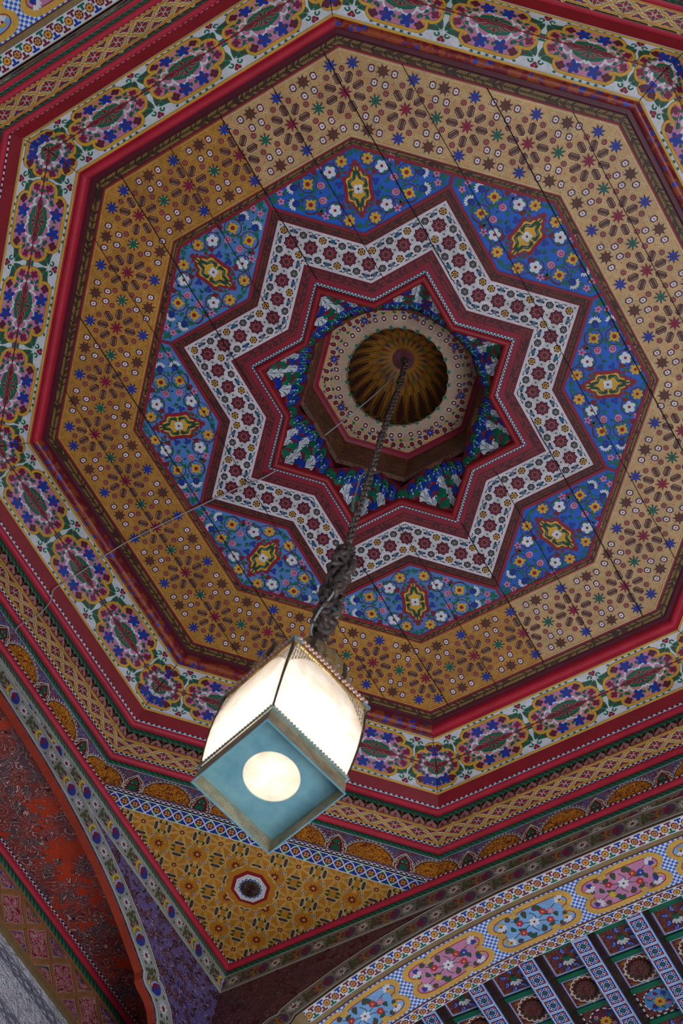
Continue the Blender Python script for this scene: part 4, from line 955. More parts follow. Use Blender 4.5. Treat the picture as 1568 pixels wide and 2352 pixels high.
def floral_unit():
    u = Paint()
    for j in range(11): t = 2 * pi * j / 11; u.ell(.0125 * cos(t), .0375 + .0125 * sin(t), .0085, .0030, 'PET', 3, t, 6)
    u.ell(0, .0375, .0062, .0062, 'crimson', 4, 0, 8)
    for j in range(7): t = pi * .5 + pi * j / 6; u.ell(.046 + .0135 * cos(t), .0375 + .0175 * sin(t), .0072, .0072, 'navyb', 3, 0, 7)
    u.ell(.050, .0375, .014, .0165, 'navyb', 3, 0, 12)
    for j in range(5): t = pi * .66 + pi * .68 * j / 4; u.leaf(.062, .0375, .062 + .024 * cos(t), .0375 + .0170 * sin(t), .0042, 'crimson', 4, 0); 
    for j in range(7): t = -pi / 2 + pi * j / 6; u.ell(.061 + .004 * cos(t), .0375 + .0135 * sin(t), .0044, .0044, 'lav', 5, 0, 6)
    for j in range(7): t = -pi * .46 + pi * .92 * j / 6; u.ell(.070 + .010 * cos(t), .0375 + .017 * sin(t), .0075, .0048, 'YEL', 3, t, 6); u.ell(.069 + .007 * cos(t), .0375 + .0105 * sin(t), .0030, .0018, 'crimson', 4, t, 5)
    for e in (-1, 1):
        u.leaf(.084, .0375 + e * .010, .100, .0375 + e * .020, .0052, 'crimson', 3, .1 * e); u.leaf(.094, .0375 + e * .004, .116, .0375 + e * .018, .0055, 'olive', 3, .1 * e)
        u.leaf(.108, .0375 + e * .003, .130, .0375 + e * .013, .0060, 'olive', 3, -.1 * e); u.ell(.122, .0375 + e * .020, .0055, .0050, 'olive', 3, 0, 7); u.ell(.122, .0375 + e * .020, .0022, .0022, 'crimson', 4, 0, 5)
        u.ell(.140, .0375 + e * .014, .0055, .0045, 'olive', 3, 0, 7); u.ell(.020, .0375 + e * .022, .0045, .004, 'olive', 3, 0, 6)
        u.stroke([(.084, .0375), (.105, .0375 + e * .006), (.124, .0375 + e * .014)], .0012, 'olive', 2)
    u.stroke([(.080, .0375), (.145, .0375)], .0014, 'olive', 2)
    return u
FU = floral_unit()
paint('navyb', 30, 54, 140)
SW = {'PET': 'white', 'YEL': 'yellow'}; SWB = {'PET': 'cream', 'YEL': 'leafg', 'navyb': 'plumb', 'lav': 'plumb2'}
paint('leafg', 150, 104, 36); paint('plumb', 84, 56, 84); paint('plumb2', 110, 84, 96)
def lat_unit():
    """one 0.0606-long repeat of the white interlace strip, height .042"""
    u = Paint(); h = .021
    for i, (c1, c2) in enumerate((('YF', 'blue'), ('BF', 'green'))):
        x = i * .0303
        for e in (-1, 1):
            y = h + e * .013; xx = x + .0152
            m = 'dred2' if (e > 0) == (i == 0) else c2
            u.poly([(xx - .0098, h + e * .0180), (xx + .0098, h + e * .0180), (xx + .0098, h + e * .0128), (xx + .0032, h + e * .0128), (xx + .0032, h + e * .0030), (xx - .0032, h + e * .0030), (xx - .0032, h + e * .0128), (xx - .0098, h + e * .0128)], m, 2)
        u.ell(x, h, .0108, .0118, 'dred2', 2, pi / 8, 8)
        if i == 0: u.star(x, h, .0098, .0072, 8, 'gold', 3); u.ell(x, h, .0036, .0036, 'rust', 4, 0, 6)
        else:
            for j in range(6): t = j * pi / 3; u.ell(x + .0056 * cos(t), h + .0056 * sin(t), .0030, .0024, 'goldo', 3, t, 5)
            u.ell(x, h, .0016, .0016, 'goldo', 4, 0, 4)
    return u
paint('dred2', 110, 30, 44)
LU = lat_unit()
def soffit_cart():
    """painted cartouche on the arch soffit, centred, half length .128 half height .062"""
    u = Paint()
    q1 = [(0, .056), (.050, .058), (.090, .058), (.112, .052), (.122, .036), (.116, .020), (.104, .012), (.110, .000)]
    body = [(-.046, .048), (-.030, .056), (.010, .058), (.060, .058), (.098, .056), (.118, .044), (.124, .028), (.114, .014), (.102, .012), (.104, .000), (.102, -.012), (.114, -.016), (.124, -.030), (.118, -.046), (.098, -.056), (.066, -.057)]
    pts = body + [(.046, -.048)] + [(-x, -y) for x, y in body[1:]]
    pts = spline(pts, 3, True)
    u.poly(pts, 'FILL', 3); u.stroke(pts, .0165, 'goldo', 4, True); u.stroke([(x * .925, y * .86) for x, y in pts], .0022, 'crimson', 5, True)
    for e in (-1, 1):
        for x, y in ((-.046, .046), (.104, .0)): 
            for a, b in ((-.006, 0), (.005, .003), (0, -.006), (.007, -.004)): u.ell(e * (x + a), e * (y + b), .0062, .0058, 'goldo', 6, 0, 7)
            u.ell(e * x, e * (y + .004), .0025, .0025, 'lblue', 7, 0, 5)
    R = random.Random(3)
    for i in range(60):
        x, y = R.uniform(-.105, .105), R.uniform(-.045, .045); u.ell(x, y, .0012, .0012, 'white', 4, 0, 4)
    stems = [[(-.085, -.030), (-.040, -.012), (0, 0), (.040, .012), (.085, .028)], [(-.060, .030), (-.030, .010), (0, 0)], [(.060, -.030), (.030, -.010), (0, 0)], [(0, .034), (.012, .014), (0, 0), (-.012, -.014), (0, -.034)]]
    for s_ in stems: u.stroke(spline(s_, 4), .0022, 'mgreen', 4)
    for x, y, a, l in ((-.030, -.014, 2.6, .022), (.030, .014, -.5, .022), (-.018, .020, 1.2, .020), (.018, -.020, 4.3, .020), (-.060, -.006, 1.9, .018), (.060, .006, 5.0, .018), (.052, -.020, 3.6, .020), (-.052, .020, .5, .020), (.010, .036, .2, .022), (-.010, -.036, 3.3, .022), (-.090, .006, 1.2, .016), (.090, -.004, 4.4, .016), (.040, .030, 2.6, .018), (-.040, -.032, 5.8, .018)):
        u.leaf(x, y, x + l * 1.25 * cos(a), y + l * 1.25 * sin(a), .0074, 'mgreen', 5, .18)
    u.flower(0, 0, .0165, 6, 'white', 'red', 6, .2, .34, .22)
    for x, y, t, col in ((-.088, .030, .6, 'white'), (.090, .032, 2.2, 'white'), (.092, -.028, .5, 'white'), (-.096, -.034, 4.0, 'white')):
        for j in range(5): a = t + j * .62; u.ell(x + .009 * cos(a), y + .009 * sin(a), .0085, .0042, col, 6, a, 7)
        for j in range(2): a = t + 3.6 + j * .8; u.ell(x + .007 * cos(a), y + .007 * sin(a), .0075, .0052, 'ACC', 6, a, 7)
        u.ell(x, y, .0036, .0036, 'red', 7, 0, 6)
    for x, y, m in ((-.044, .014, 'redf'), (.044, .020, 'ACF'), (-.036, -.020, 'redf'), (.040, -.014, 'redf2'), (-.058, -.012, 'ACB')): u.flower(x, y, .0115, 6, m, 'yellow', 6, .4, .36, .26)
    for x, y in ((-.014, .036), (.064, .040), (-.070, .040), (.066, -.040), (.016, -.038), (-.020, -.038)): u.ell(x, y, .0090, .0080, 'mgreen', 5, 0, 8); u.ell(x, y, .0040, .0044, 'red', 6, 0, 6)
    return u
paint('redf', 176, 40, 44); paint('redf2', 160, 30, 50)
SCT = soffit_cart()
FLOORZ = -5.57
Random_ = random.Random
paint('lav2', 120, 108, 150); paint('plum2', 120, 60, 70); paint('rust2', 120, 50, 40)
def make_wall(k, name, spmat, bordmat, sw, depth, word, shift=0.0, lift=0.0):
    global ARF, ARS
    ARF, ARS = arch_profile(shift, lift)
    N = P(k); T = P(k + 2)
    wp = lambda x, y, h: ((N * (WD - h) + T * x).x, (N * (WD - h) + T * x).y, y)
    p = Paint(); 
    for i in range(len(ARF) - 1):
        a, b = ARF[i], ARF[i + 1]
        p.raw([(a[0], a[1], 0), (b[0], b[1], 0), (b[0], -.34, 0), (a[0], -.34, 0)], spmat); p.raw([(a[0], a[1], -depth), (b[0], b[1], -depth), (b[0], -.34, -depth), (a[0], -.34, -depth)], 'plaster')
    for e in (-1, 1):
        p.raw([(e * 1.08, WALLZ, 0), (e * 1.28, WALLZ, 0), (e * 1.28, -.34, 0), (e * 1.08, -.34, 0)], spmat)
        p.raw([(e * 1.08, WALLZ, -depth), (e * 1.60, WALLZ, -depth), (e * 1.60, -.34, -depth), (e * 1.08, -.34, -depth)], 'plaster')
    # soffit surface
    for i in range(len(ARF) - 1):
        a, b = ARF[i], ARF[i + 1]; p.raw([(a[0], a[1], 0), (b[0], b[1], 0), (b[0], b[1], -depth), (a[0], a[1], -depth)], 'rust' if depth < .1 else 'woodl')
    st(p.build(name, wp))
    # plants painted over the spandrel
    g = Random_(int(k * 10)); q = Paint(); cA, cB, cC = (('dkbrown', 'lav2', 'plum2') if k == 5.5 else ('maroon', 'brown', 'rust2'))
    for i in range(520):
        x, z = g.uniform(-1.27, 1.27), g.uniform(-1.25, -.475)
        za = next((ARF[j][1] + (ARF[j + 1][1] - ARF[j][1]) * (x - ARF[j][0]) / (ARF[j + 1][0] - ARF[j][0] + 1e-9) for j in range(len(ARF) - 1) if ARF[j][0] <= x <= ARF[j + 1][0]), -9)
        if z < za + .10 or (abs(x) > 1.05 and z < -1.2): continue
        t = g.uniform(0, 6.28); r = g.uniform(.010, .022)
        if i % 5 == 0:
            for m_, e_, l_ in ((cB, 1.0, 1), (cA, .82, 2)):
                for j in range(6): q.ell(x + r * .5 * cos(t + j * 1.05), z + r * .5 * sin(t + j * 1.05), r * .42 * e_, r * .24 * e_, m_, l_, t + j * 1.05, 7)
            q.ell(x, z, r * .25, r * .25, cC, 3, 0, 7)
        else:
            for m_, w_, l_ in ((cB, .0062, 1), (cA, .0046, 2)): q.leaf(x, z, x + 1.7 * r * cos(t), z + 1.7 * r * sin(t), w_, m_, l_, .25)
    if q.f: st(q.build(name + '_plants' if False else 'trim_90', lambda x, y, h: wp(x, y, h + .0002)))
    # horizontal mouldings under the cove
    e1 = lambda L: [lambda q, z, e=e: tuple((N * q + T * (q * e))[:2]) + (z,) for e in (-1, 1)]
    for mat, prof in (('bwcheck', [(WD - .016, -.347), (WD - .006, -.3475)]), ('redroll', half(WD - .004, -.3585, .0125, pi * .6, pi * 1.6)), ('ROPE', oval(WD, -.3800, .006, .0125, pi * .6, pi * 1.5))):
        trim(finish(sweep('trim', e1(0), prof, [0], smooth=True), 'trim', [mat if mat != 'ROPE' else ('ropegrey' if k == 5.5 else 'ropegreen')]))
    # straight floral border
    b = Paint(); b.slab([(-1.279, 0), (1.279, 0), (1.279, .076), (-1.279, .076)], bordmat, .001)
    for i in range(-9, 9): b.add(FU, None, i * .155 + (.06 if k == 5.5 else 0), 0, 1, 1, swap=sw)
    for y in (.002, .074): b.rect(-1.279, y - .0018, 1.279, y + .0018, 'cream', 3)
    o = b.build('floral_border', lambda x, y, h: wp(x, -.393 - y, h + .0012), None, [(1.279, 0, 1, 0), (-1.279, 0, -1, 0)])
    tag(o, 'straight painted border of daisies and fan flowers above ' + word, 'painted border', 'straight floral wall borders')
    # arch border following the curve
    lim = 1.42; b = Paint(); b.slab([(-lim, 0), (lim, 0), (lim, .080), (-lim, .080)], bordmat, .0005)
    for i in range(-10, 10): b.add(FU, None, (i * .155 + .02), .0775, 1, -1, swap=sw)
    for y in (.0025, .0775): b.rect(-lim, y - .0022, lim, y + .0022, 'cream', 3)
    def am(x, y, h): q, n_ = arc_at(x, y); return wp(q[0], q[1], h + .0045)
    o = b.build('arch_border', am, None, [(lim, 0, 1, 0), (-lim, 0, -1, 0)], cx=[v for v in ARS if abs(v) < lim] + [i * .04 + .013 for i in range(-34, 34)], cy=[.02, .04, .06])
    tag(o, 'curved painted border of daisies edging ' + word, 'painted border', 'curved floral arch borders')
    if depth > .1:
        sp = lambda x, y, h: ((N * (WD + y) + T * arc_at(x)[0][0] - N * (arc_at(x)[1][0] * 0)).x, (N * (WD + y) + T * arc_at(x)[0][0]).y, arc_at(x)[0][1] - h - .001)
        cuts = [v for v in ARS if abs(v) < 1.12]
        root = empty('arch_soffit', tuple((N * (WD + .12))[:2]) + (-.51,), 'painted underside of ' + word + ' with flower cartouches between white lattice strips', 'arch soffit', 'painted arch undersides')
        for y0, h_ in ((.002, .042), (depth - .036, .034)):
            b = Paint(); b.rect(-1.1, 0, 1.1, .042, 'white', 1)
            for i in range(-18, 19): b.add(LU, None, i * .0606, 0)
            f = h_ / .042; q = Paint(); q.add(b, lambda x, y: (x, y0 + y * f))
            q.build('lattice_strip', sp, root, [(1.1, 0, 1, 0), (-1.1, 0, -1, 0)], cx=cuts)
        b = Paint(); b.rect(-1.1, .062, 1.1, .198, 'soffitcheck', 1)
        for y in (.060, .200): b.rect(-1.1, y - .0012, 1.1, y + .0012, 'maroon', 2)
        for i in range(-4, 5):
            sw2 = {'FILL': 'pink', 'ACC': 'blue', 'ACF': 'gold', 'ACB': 'blue'} if i % 2 == 0 else {'FILL': 'lblue', 'ACC': 'gold', 'ACF': 'redf', 'ACB': 'pink'}
            b.add(SCT, None, i * .281 - .012 - shift, .130, 1.0, .98, swap=sw2)
        b.build('cartouche_band', sp, root, [(1.1, 0, 1, 0), (-1.1, 0, -1, 0)], cx=cuts)
make_wall(3.5, 'wall_front', 'arabred', 'greyd', SWB, .24, 'the arch to the beamed room', -.13, 0)
make_wall(5.5, 'wall_left', 'arabesque', 'grey', SW, .026, 'the red niche arch', .10, .030)
make_wall(7.5, 'wall_back', 'arabred', 'greyd', SWB, .24, 'the upper-left arch')
make_wall(1.5, 'wall_right', 'arabred', 'greyd', SWB, .24, 'the hidden right-hand arch')
# ------------------------------------------------------------------ niche behind the left arch
def nm(x, y, h=0): return AB(x, y, h)
n0, n1, NZ, NB = WD + .027, 1.607, -.462, 1.36
p = Paint(); p.raw([(n0, -NB, 0), (n1, -NB, 0), (n1, NB, 0), (n0, NB, 0)], 'wornred'); o = p.build('ceiling', lambda x, y, h: AB(x, y, NZ)); o.name = 'ceiling'; st(o)
A_ = 5.5
def straight(k, x0, x1): return [lambda q, z, e=e: tuple((P(k) * q + P(k + 2) * e)[:2]) + (z,) for e in (x0, x1)]
for mat, prof in (('bwcheck', [(n1 - .022, NZ - .001), (n1 - .010, NZ - .002)]), ('redroll', half(n1 - .006, NZ - .016, .0145, pi * .6, pi * 1.6)), ('ropegreen', half(n1, NZ - .042, .014, pi * .6, pi * 1.5))):
    trim(finish(sweep('trim', straight(5.5, -NB, NB), prof, [0], smooth=True), 'trim', [mat]))
N = P(5.5); T = P(7.5)
mpn = lambda x, y, h: ((N * (n1 - .004 - h) + T * x).x, (N * (n1 - .004 - h) + T * x).y, NZ - .056 - y)
o = lattice_board(5.5, 0, 'niche_frieze_board', 0, 0, 0, 0, 20, True, None, None, (mpn, .170, [], NB))
tag(o, 'wide gold and pink knotwork frieze at the back of the red niche', 'frieze')
p = Paint(); p.raw([(-NB, WALLZ, 0), (NB, WALLZ, 0), (NB, NZ, 0), (-NB, NZ, 0)], 'stucco')
for e in (-1, 1): p.raw([(e * NB, WALLZ, 0), (e * NB, WALLZ, -(n0 - n1) - 0), (e * NB, NZ, -(n0 - n1)), (e * NB, NZ, 0)], 'plaster')
o = p.build('wall_niche', lambda x, y, h: ((N * (n1 - h) + T * x).x, (N * (n1 - h) + T * x).y, y)); st(o)
p = Paint(); p.slab([(-NB, NZ - .245), (NB, NZ - .245), (NB, NZ - .224), (-NB, NZ - .224)], 'woodl', .01)
trim(p.build('trim', lambda x, y, h: ((N * (n1 - .012 - h) + T * x).x, (N * (n1 - .012 - h) + T * x).y, y)))
for zc in (-.755, -.90):
    p = Paint()
    for e in (-1, 1):
        p.stroke([(-NB + i * .012, zc + e * .011 * sin(i * .012 / .06 * pi)) for i in range(int(2 * NB / .012))], .0075, 'grey2', 1)
        p.stroke([(-NB, zc + e * .017), (NB, zc + e * .017)], .003, 'grey2', 1)
    o = p.build('plaster_braid', lambda x, y, h: ((N * (n1 - .004 - h) + T * x).x, (N * (n1 - .004 - h) + T * x).y, y)); tag(o, 'grey plaited line in the white stucco, %s of the two' % ('upper' if zc > -.8 else 'lower'), 'plaster moulding', 'grey braids in the stucco')
# ------------------------------------------------------------------ beamed ceiling beyond the lower-right arch
b0, b1, BZ, PZ = WD + .242, 2.55, -.45, -.372
p = Paint(); p.raw([(-1.7, b0, 0), (1.4, b0, 0), (1.4, b1, 0), (-1.7, b1, 0)], 'dkbrown'); o = p.build('ceiling', lambda x, y, h: AB(x, y, PZ + .02)); st(o)
def tile():
    u = Paint(); r = .0225
    sq = [(-r, -r), (r, -r), (r, r), (-r, r)]; u.stroke(sq, .0030, 'white', 3, True)
    for j in range(4):
        t = pi / 4 + j * pi / 2; u.poly([(.0255 * cos(t), .0255 * sin(t)), (.019 * cos(t + .3), .019 * sin(t + .3)), (.012 * cos(t), .012 * sin(t)), (.019 * cos(t - .3), .019 * sin(t - .3))], 'orange', 4)
        t = j * pi / 2
        for e in (-.45, .45): u.ring(.0135 * cos(t + e), .0135 * sin(t + e), .0042, .0018, 'white', 5, 7)
    u.star(0, 0, .0085, .0050, 8, 'green', 4); u.ell(0, 0, .0025, .0025, 'rust', 5, 0, 6)
    return u
TL = tile(); first = None; BW = .056; SP = .1785
names = ['at the picture\'s far right', 'second from the right', 'third from the right', 'fourth from the right', 'fifth from the right', 'sixth from the right', 'seventh from the right', 'eighth from the right', 'ninth from the right']
for i in range(8):
    a = .032 + (i - 3) * SP
    root = empty('ceiling_beam', AB(a, b0 + .4, BZ), 'blue and white tiled-pattern ceiling beam, ' + names[i], 'beam', 'painted beams of the next room')
    loc = Vector(Wd(AB(a, b0 + .4, BZ)))
    if first is None:
        w = BW / 2; pl = []
        def Q(x, y, z): return AB(a + x, y, z)
        for x in (-w, w): pl.append(([Q(x, b0, BZ), Q(x, b1, BZ), Q(x, b1, PZ + .02), Q(x, b0, PZ + .02)], 'browncarve'))
        pl.append(([Q(-w, b0, BZ), Q(w, b0, BZ), Q(w, b0, PZ + .02), Q(-w, b0, PZ + .02)], 'browncarve')); pl.append(([Q(-w, b0, BZ), Q(w, b0, BZ), Q(w, b1, BZ), Q(-w, b1, BZ)], 'browncarve'))
        m1 = meshpart('beam_body', pl, None, root)
        p = Paint(); p.rect(-w, 0, w, b1 - b0, 'blue', 1)
        for x in (-w + .003, w - .003): p.rect(x - .0018, 0, x + .0018, b1 - b0, 'lblue', 2)
        for j in range(20): p.add(TL, None, 0, .026 + j * .0505); p.rect(-w * .8, .026 + (j + .5) * .0505 - .001, w * .8, .026 + (j + .5) * .0505 + .001, 'lblue', 2)
        m2 = p.build('painted_underside', lambda x, y, h: Q(x, b0 + y, BZ - h - .0004), root)
        first = (root, [m1, m2]); base = loc
    else:
        for m_ in first[1]:
            c_ = m_.copy(); COL.objects.link(c_); c_.parent = root; c_.location = m_.location + (loc - base); c_.matrix_parent_inverse = Matrix.Translation(-loc)
# coffers between the beams
def coffer(kind):
    w = (SP - BW) / 2; h = .0545 if kind else .0445; p = Paint(); p.slab([(-w, -h), (w, -h), (w, h), (-w, h)], 'darkred', .004)
    if kind == 0:
        p.rect(-w, -h, -w + .006, h, 'lav', 2); p.rect(-w, h - .006, w, h, 'lav', 2); p.rect(w - .006, -h, w, h, 'lav', 2)
        for j in range(5): t = pi / 2 + (j - 2) * .42; p.ell(.018 * cos(t), -.006 + .020 * sin(t), .0095, .0042, 'white', 5, t, 7)
        p.ell(0, -.006, .012, .010, 'green', 6, 0, 9); p.ell(0, -.012, .006, .006, 'dgreen', 7, 0, 7)
        for x, y, a in ((-.032, .010, 2.2), (.032, .010, .9), (-.030, -.020, 3.4), (.030, -.020, -.3), (0, -.034, -1.57), (-.016, .030, 2.6), (.016, .030, .5)):
            p.leaf(x - .014 * cos(a), y - .014 * sin(a), x + .014 * cos(a), y + .014 * sin(a), .0085, 'blue', 3, .1); p.leaf(x - .009 * cos(a), y - .009 * sin(a), x + .009 * cos(a), y + .009 * sin(a), .0042, 'lav', 4, .1); p.leaf(x - .006 * cos(a), y - .006 * sin(a), x + .006 * cos(a), y + .006 * sin(a), .0022, 'navy', 5, .1)
        for x, y in ((-.045, .030), (.045, .030), (-.046, -.034), (.046, -.034), (-.018, -.016), (.018, -.016)): p.curl(x, y, .008, .0026, 'goldd', 3)
    elif kind == 1:
        p.stroke([(-w + .004, -h + .004), (w - .004, -h + .004), (w - .004, h - .004), (-w + .004, h - .004)], .005, 'lav', 2, True)
        for j in range(16): t = j * pi / 8; p.ring(.0395 * cos(t), .0395 * sin(t), .0082, .0040, 'cream', 3, 8, t - 1.6, t + 1.6)
        for j in range(4): t = j * pi / 2; p.ring(.0485 * cos(t), .0485 * sin(t), .0040, .0024, 'cream', 4, 7)
        for x in (-1, 1):
            for y in (-1, 1): p.leaf(x * .030, y * .044, x * .050, y * .036, .005, 'goldd', 3, .2); p.ell(x * .049, y * .045, .003, .003, 'navy', 3, 0, 5)
    else:
        p.stroke([(-w + .003, -h + .003), (w - .003, -h + .003), (w - .003, h - .003), (-w + .003, h - .003)], .005, 'bwsmall', 2, True)
        p.ell(0, 0, .050, .045, 'bwsmall', 2, 0, 16); p.ell(0, 0, .045, .040, 'CF', 3, 0, 16)
        p.flower(0, .004, .019, 10, 'gold', 'rust', 6, 0, .22, .34)
        for j in range(6): t = j * pi / 3 + .3; p.leaf(.020 * cos(t), .020 * sin(t), .038 * cos(t + .3), .036 * sin(t + .3), .006, 'green' if j % 2 else 'plum', 5, .2)
        for j in range(4): t = j * pi / 2 + .8; p.flower(.030 * cos(t), .028 * sin(t), .008, 5, 'pink' if j % 2 else 'blue', 'crimson', 6)
    return p
def relief(mp, R, parent, mat='browncarve', pet=16):
    pl = []; n = pet * 4
    for i in range(n):
        for j in range(4):
            def f(i, j):
                t = 2 * pi * i / n; s_ = abs(sin(pet / 2 * t)); r = R * j / 4 * (1 + (.06 * s_ if j == 4 else 0)); return mp(r * cos(t), r * sin(t), -.010 * (j < 4) + .010 * s_ * (j > 0) * (j < 4) + .003 * (j == 4))
            pl.append(([f(i, j), f(i + 1, j), f(i + 1, j + 1), f(i, j + 1)] if j else [f(0, 0), f(i, 1), f(i + 1, 1)], mat))
    return meshpart('carved_flower', pl, None, parent, True)
kinds = [(1, .034), (0, .150), (1, .270), (2, .396), (0, .520)]
protos = {}
lab = {0: 'blue-leaved coffer panel', 1: 'carved rosette coffer', 2: 'dotted medallion coffer'}
bayw = ['bay at the far right edge', 'second bay from the right', 'third bay from the right', 'fourth bay from the right', 'fifth bay from the right', 'sixth bay from the right', 'seventh bay from the right']
for i in range(7):
    a = .032 + (i - 3 + .5) * SP
    for j, (kd, yb) in enumerate(kinds):
        pos = AB(a, b0 + yb, PZ - .002); loc = Wd(pos); kk = (kd, i % 2 if kd == 2 else 0)
        if kk not in protos:
            q = Paint(); q.add(coffer(kd), swap={'CF': 'skygrey' if i % 2 else 'plum'}); mq = lambda x, y, h: AB(a + x, b0 + yb + y, PZ - .002 - h)
            o = q.build('coffer_panel', mq); ch = None
            if kd == 1: ch = relief(lambda x, y, h: AB(a + x, b0 + yb + y, PZ - .004 - h), .034, o)
            protos[kk] = (o, ch, loc)
        else:
            o0, ch0, l0 = protos[kk]; o = o0.copy(); COL.objects.link(o); o.location = o0.location + (loc - l0)
            if ch0: c_ = ch0.copy(); COL.objects.link(c_); c_.parent = o; c_.matrix_parent_inverse = Matrix.Translation(-o.location); c_.location = ch0.location + (loc - l0)
        tag(o, lab[kd] + ', ' + bayw[i] + ((', hidden behind the arch' if j == 0 else '') if kd == 1 else ', farthest in' if j == 4 else ''), 'coffer', 'painted coffers between the beams')
    for yb in (.094, .206, .333, .460):
        p = Paint(); p.slab([(-(SP - BW) / 2, -.0085), ((SP - BW) / 2, -.0085), ((SP - BW) / 2, .0085), (-(SP - BW) / 2, .0085)], 'green', .01)
        trim(p.build('trim', lambda x, y, h: AB(a + x, b0 + yb + y, PZ - .010 - h)))
# plain ceilings beyond the two arches the photo does not look through
for q_ in ([(-1.6, -b0), (1.6, -b0), (1.6, -2.9), (-1.6, -2.9)], [(-b0, -1.6), (-b0, 1.6), (-2.9, 1.6), (-2.9, -1.6)]):
    p = Paint(); p.raw([(x, y, 0) for x, y in q_], 'woodl'); o = p.build('ceiling', lambda x, y, h: AB(x, y, -.42)); st(o)
# floor and outer shell of the room
p = Paint(); p.raw([(-6, -6, 0), (6, -6, 0), (6, 6, 0), (-6, 6, 0)], 'floorstone'); st(p.build('floor', lambda x, y, h: AB(x, y, FLOORZ)))
# ------------------------------------------------------------------ hanging lantern
LX, LY = .0085, .0085
def LQ(R, j, z, f=0.0):
    """corner j at half diagonal R (f 0..1 goes to the next corner)"""
    a = math.radians(8.6) + j * pi / 2; b = a + pi / 2
    x = R * (cos(a) * (1 - f) + cos(b) * f); y = R * (sin(a) * (1 - f) + sin(b) * f); return (LX + x, LY + y, z)
ln = empty('lantern', (LX, LY, -1.9), 'square glass and metal lantern hanging lit from the dome chain', 'lantern')
def box(name, pts_fn, mats_, parent): return meshpart(name, pts_fn, None, parent)
ZR, ZP, ZG, ZT = -2.040, -2.006, -1.990, -1.752
R0, R1 = .1295, .131
# bottom plate with a round hole
def sq(t, R):  # point on square outline at angle t
    q = (t / (pi / 2)) % 4; j = int(q); f = q - j; return LQ(R, j, 0, f)
pl = []; n = 48; RH = .0495
for i in range(n):
    t0, t1 = 2 * pi * i / n, 2 * pi * (i + 1) / n; off = math.radians(8.6)
    a, b = sq(t0, .1265), sq(t1, .1265)
    # hole points aligned with the direction to the outline point
    def hp(p_, z): d = math.atan2(p_[1] - LY, p_[0] - LX); return (LX + RH * cos(d), LY + RH * sin(d), z)
    for z in (ZP, ZP + .003): pl.append(([hp(a, z), (a[0], a[1], z), (b[0], b[1], z), hp(b, z)], 'verdigris'))
    pl.append(([hp(a, ZP), hp(b, ZP), hp(b, ZP + .003), hp(a, ZP + .003)], 'verdigris'))
meshpart('bottom_plate', pl, None, ln)
pl = [([(LX + RH * 1.03 * cos(2 * pi * i / 40), LY + RH * 1.03 * sin(2 * pi * i / 40), ZP + .004) for i in range(40)], 'frosted')]
pl = [(a_, 'frosted2') for a_, _ in pl]
meshpart('bottom_glass', pl, None, ln)
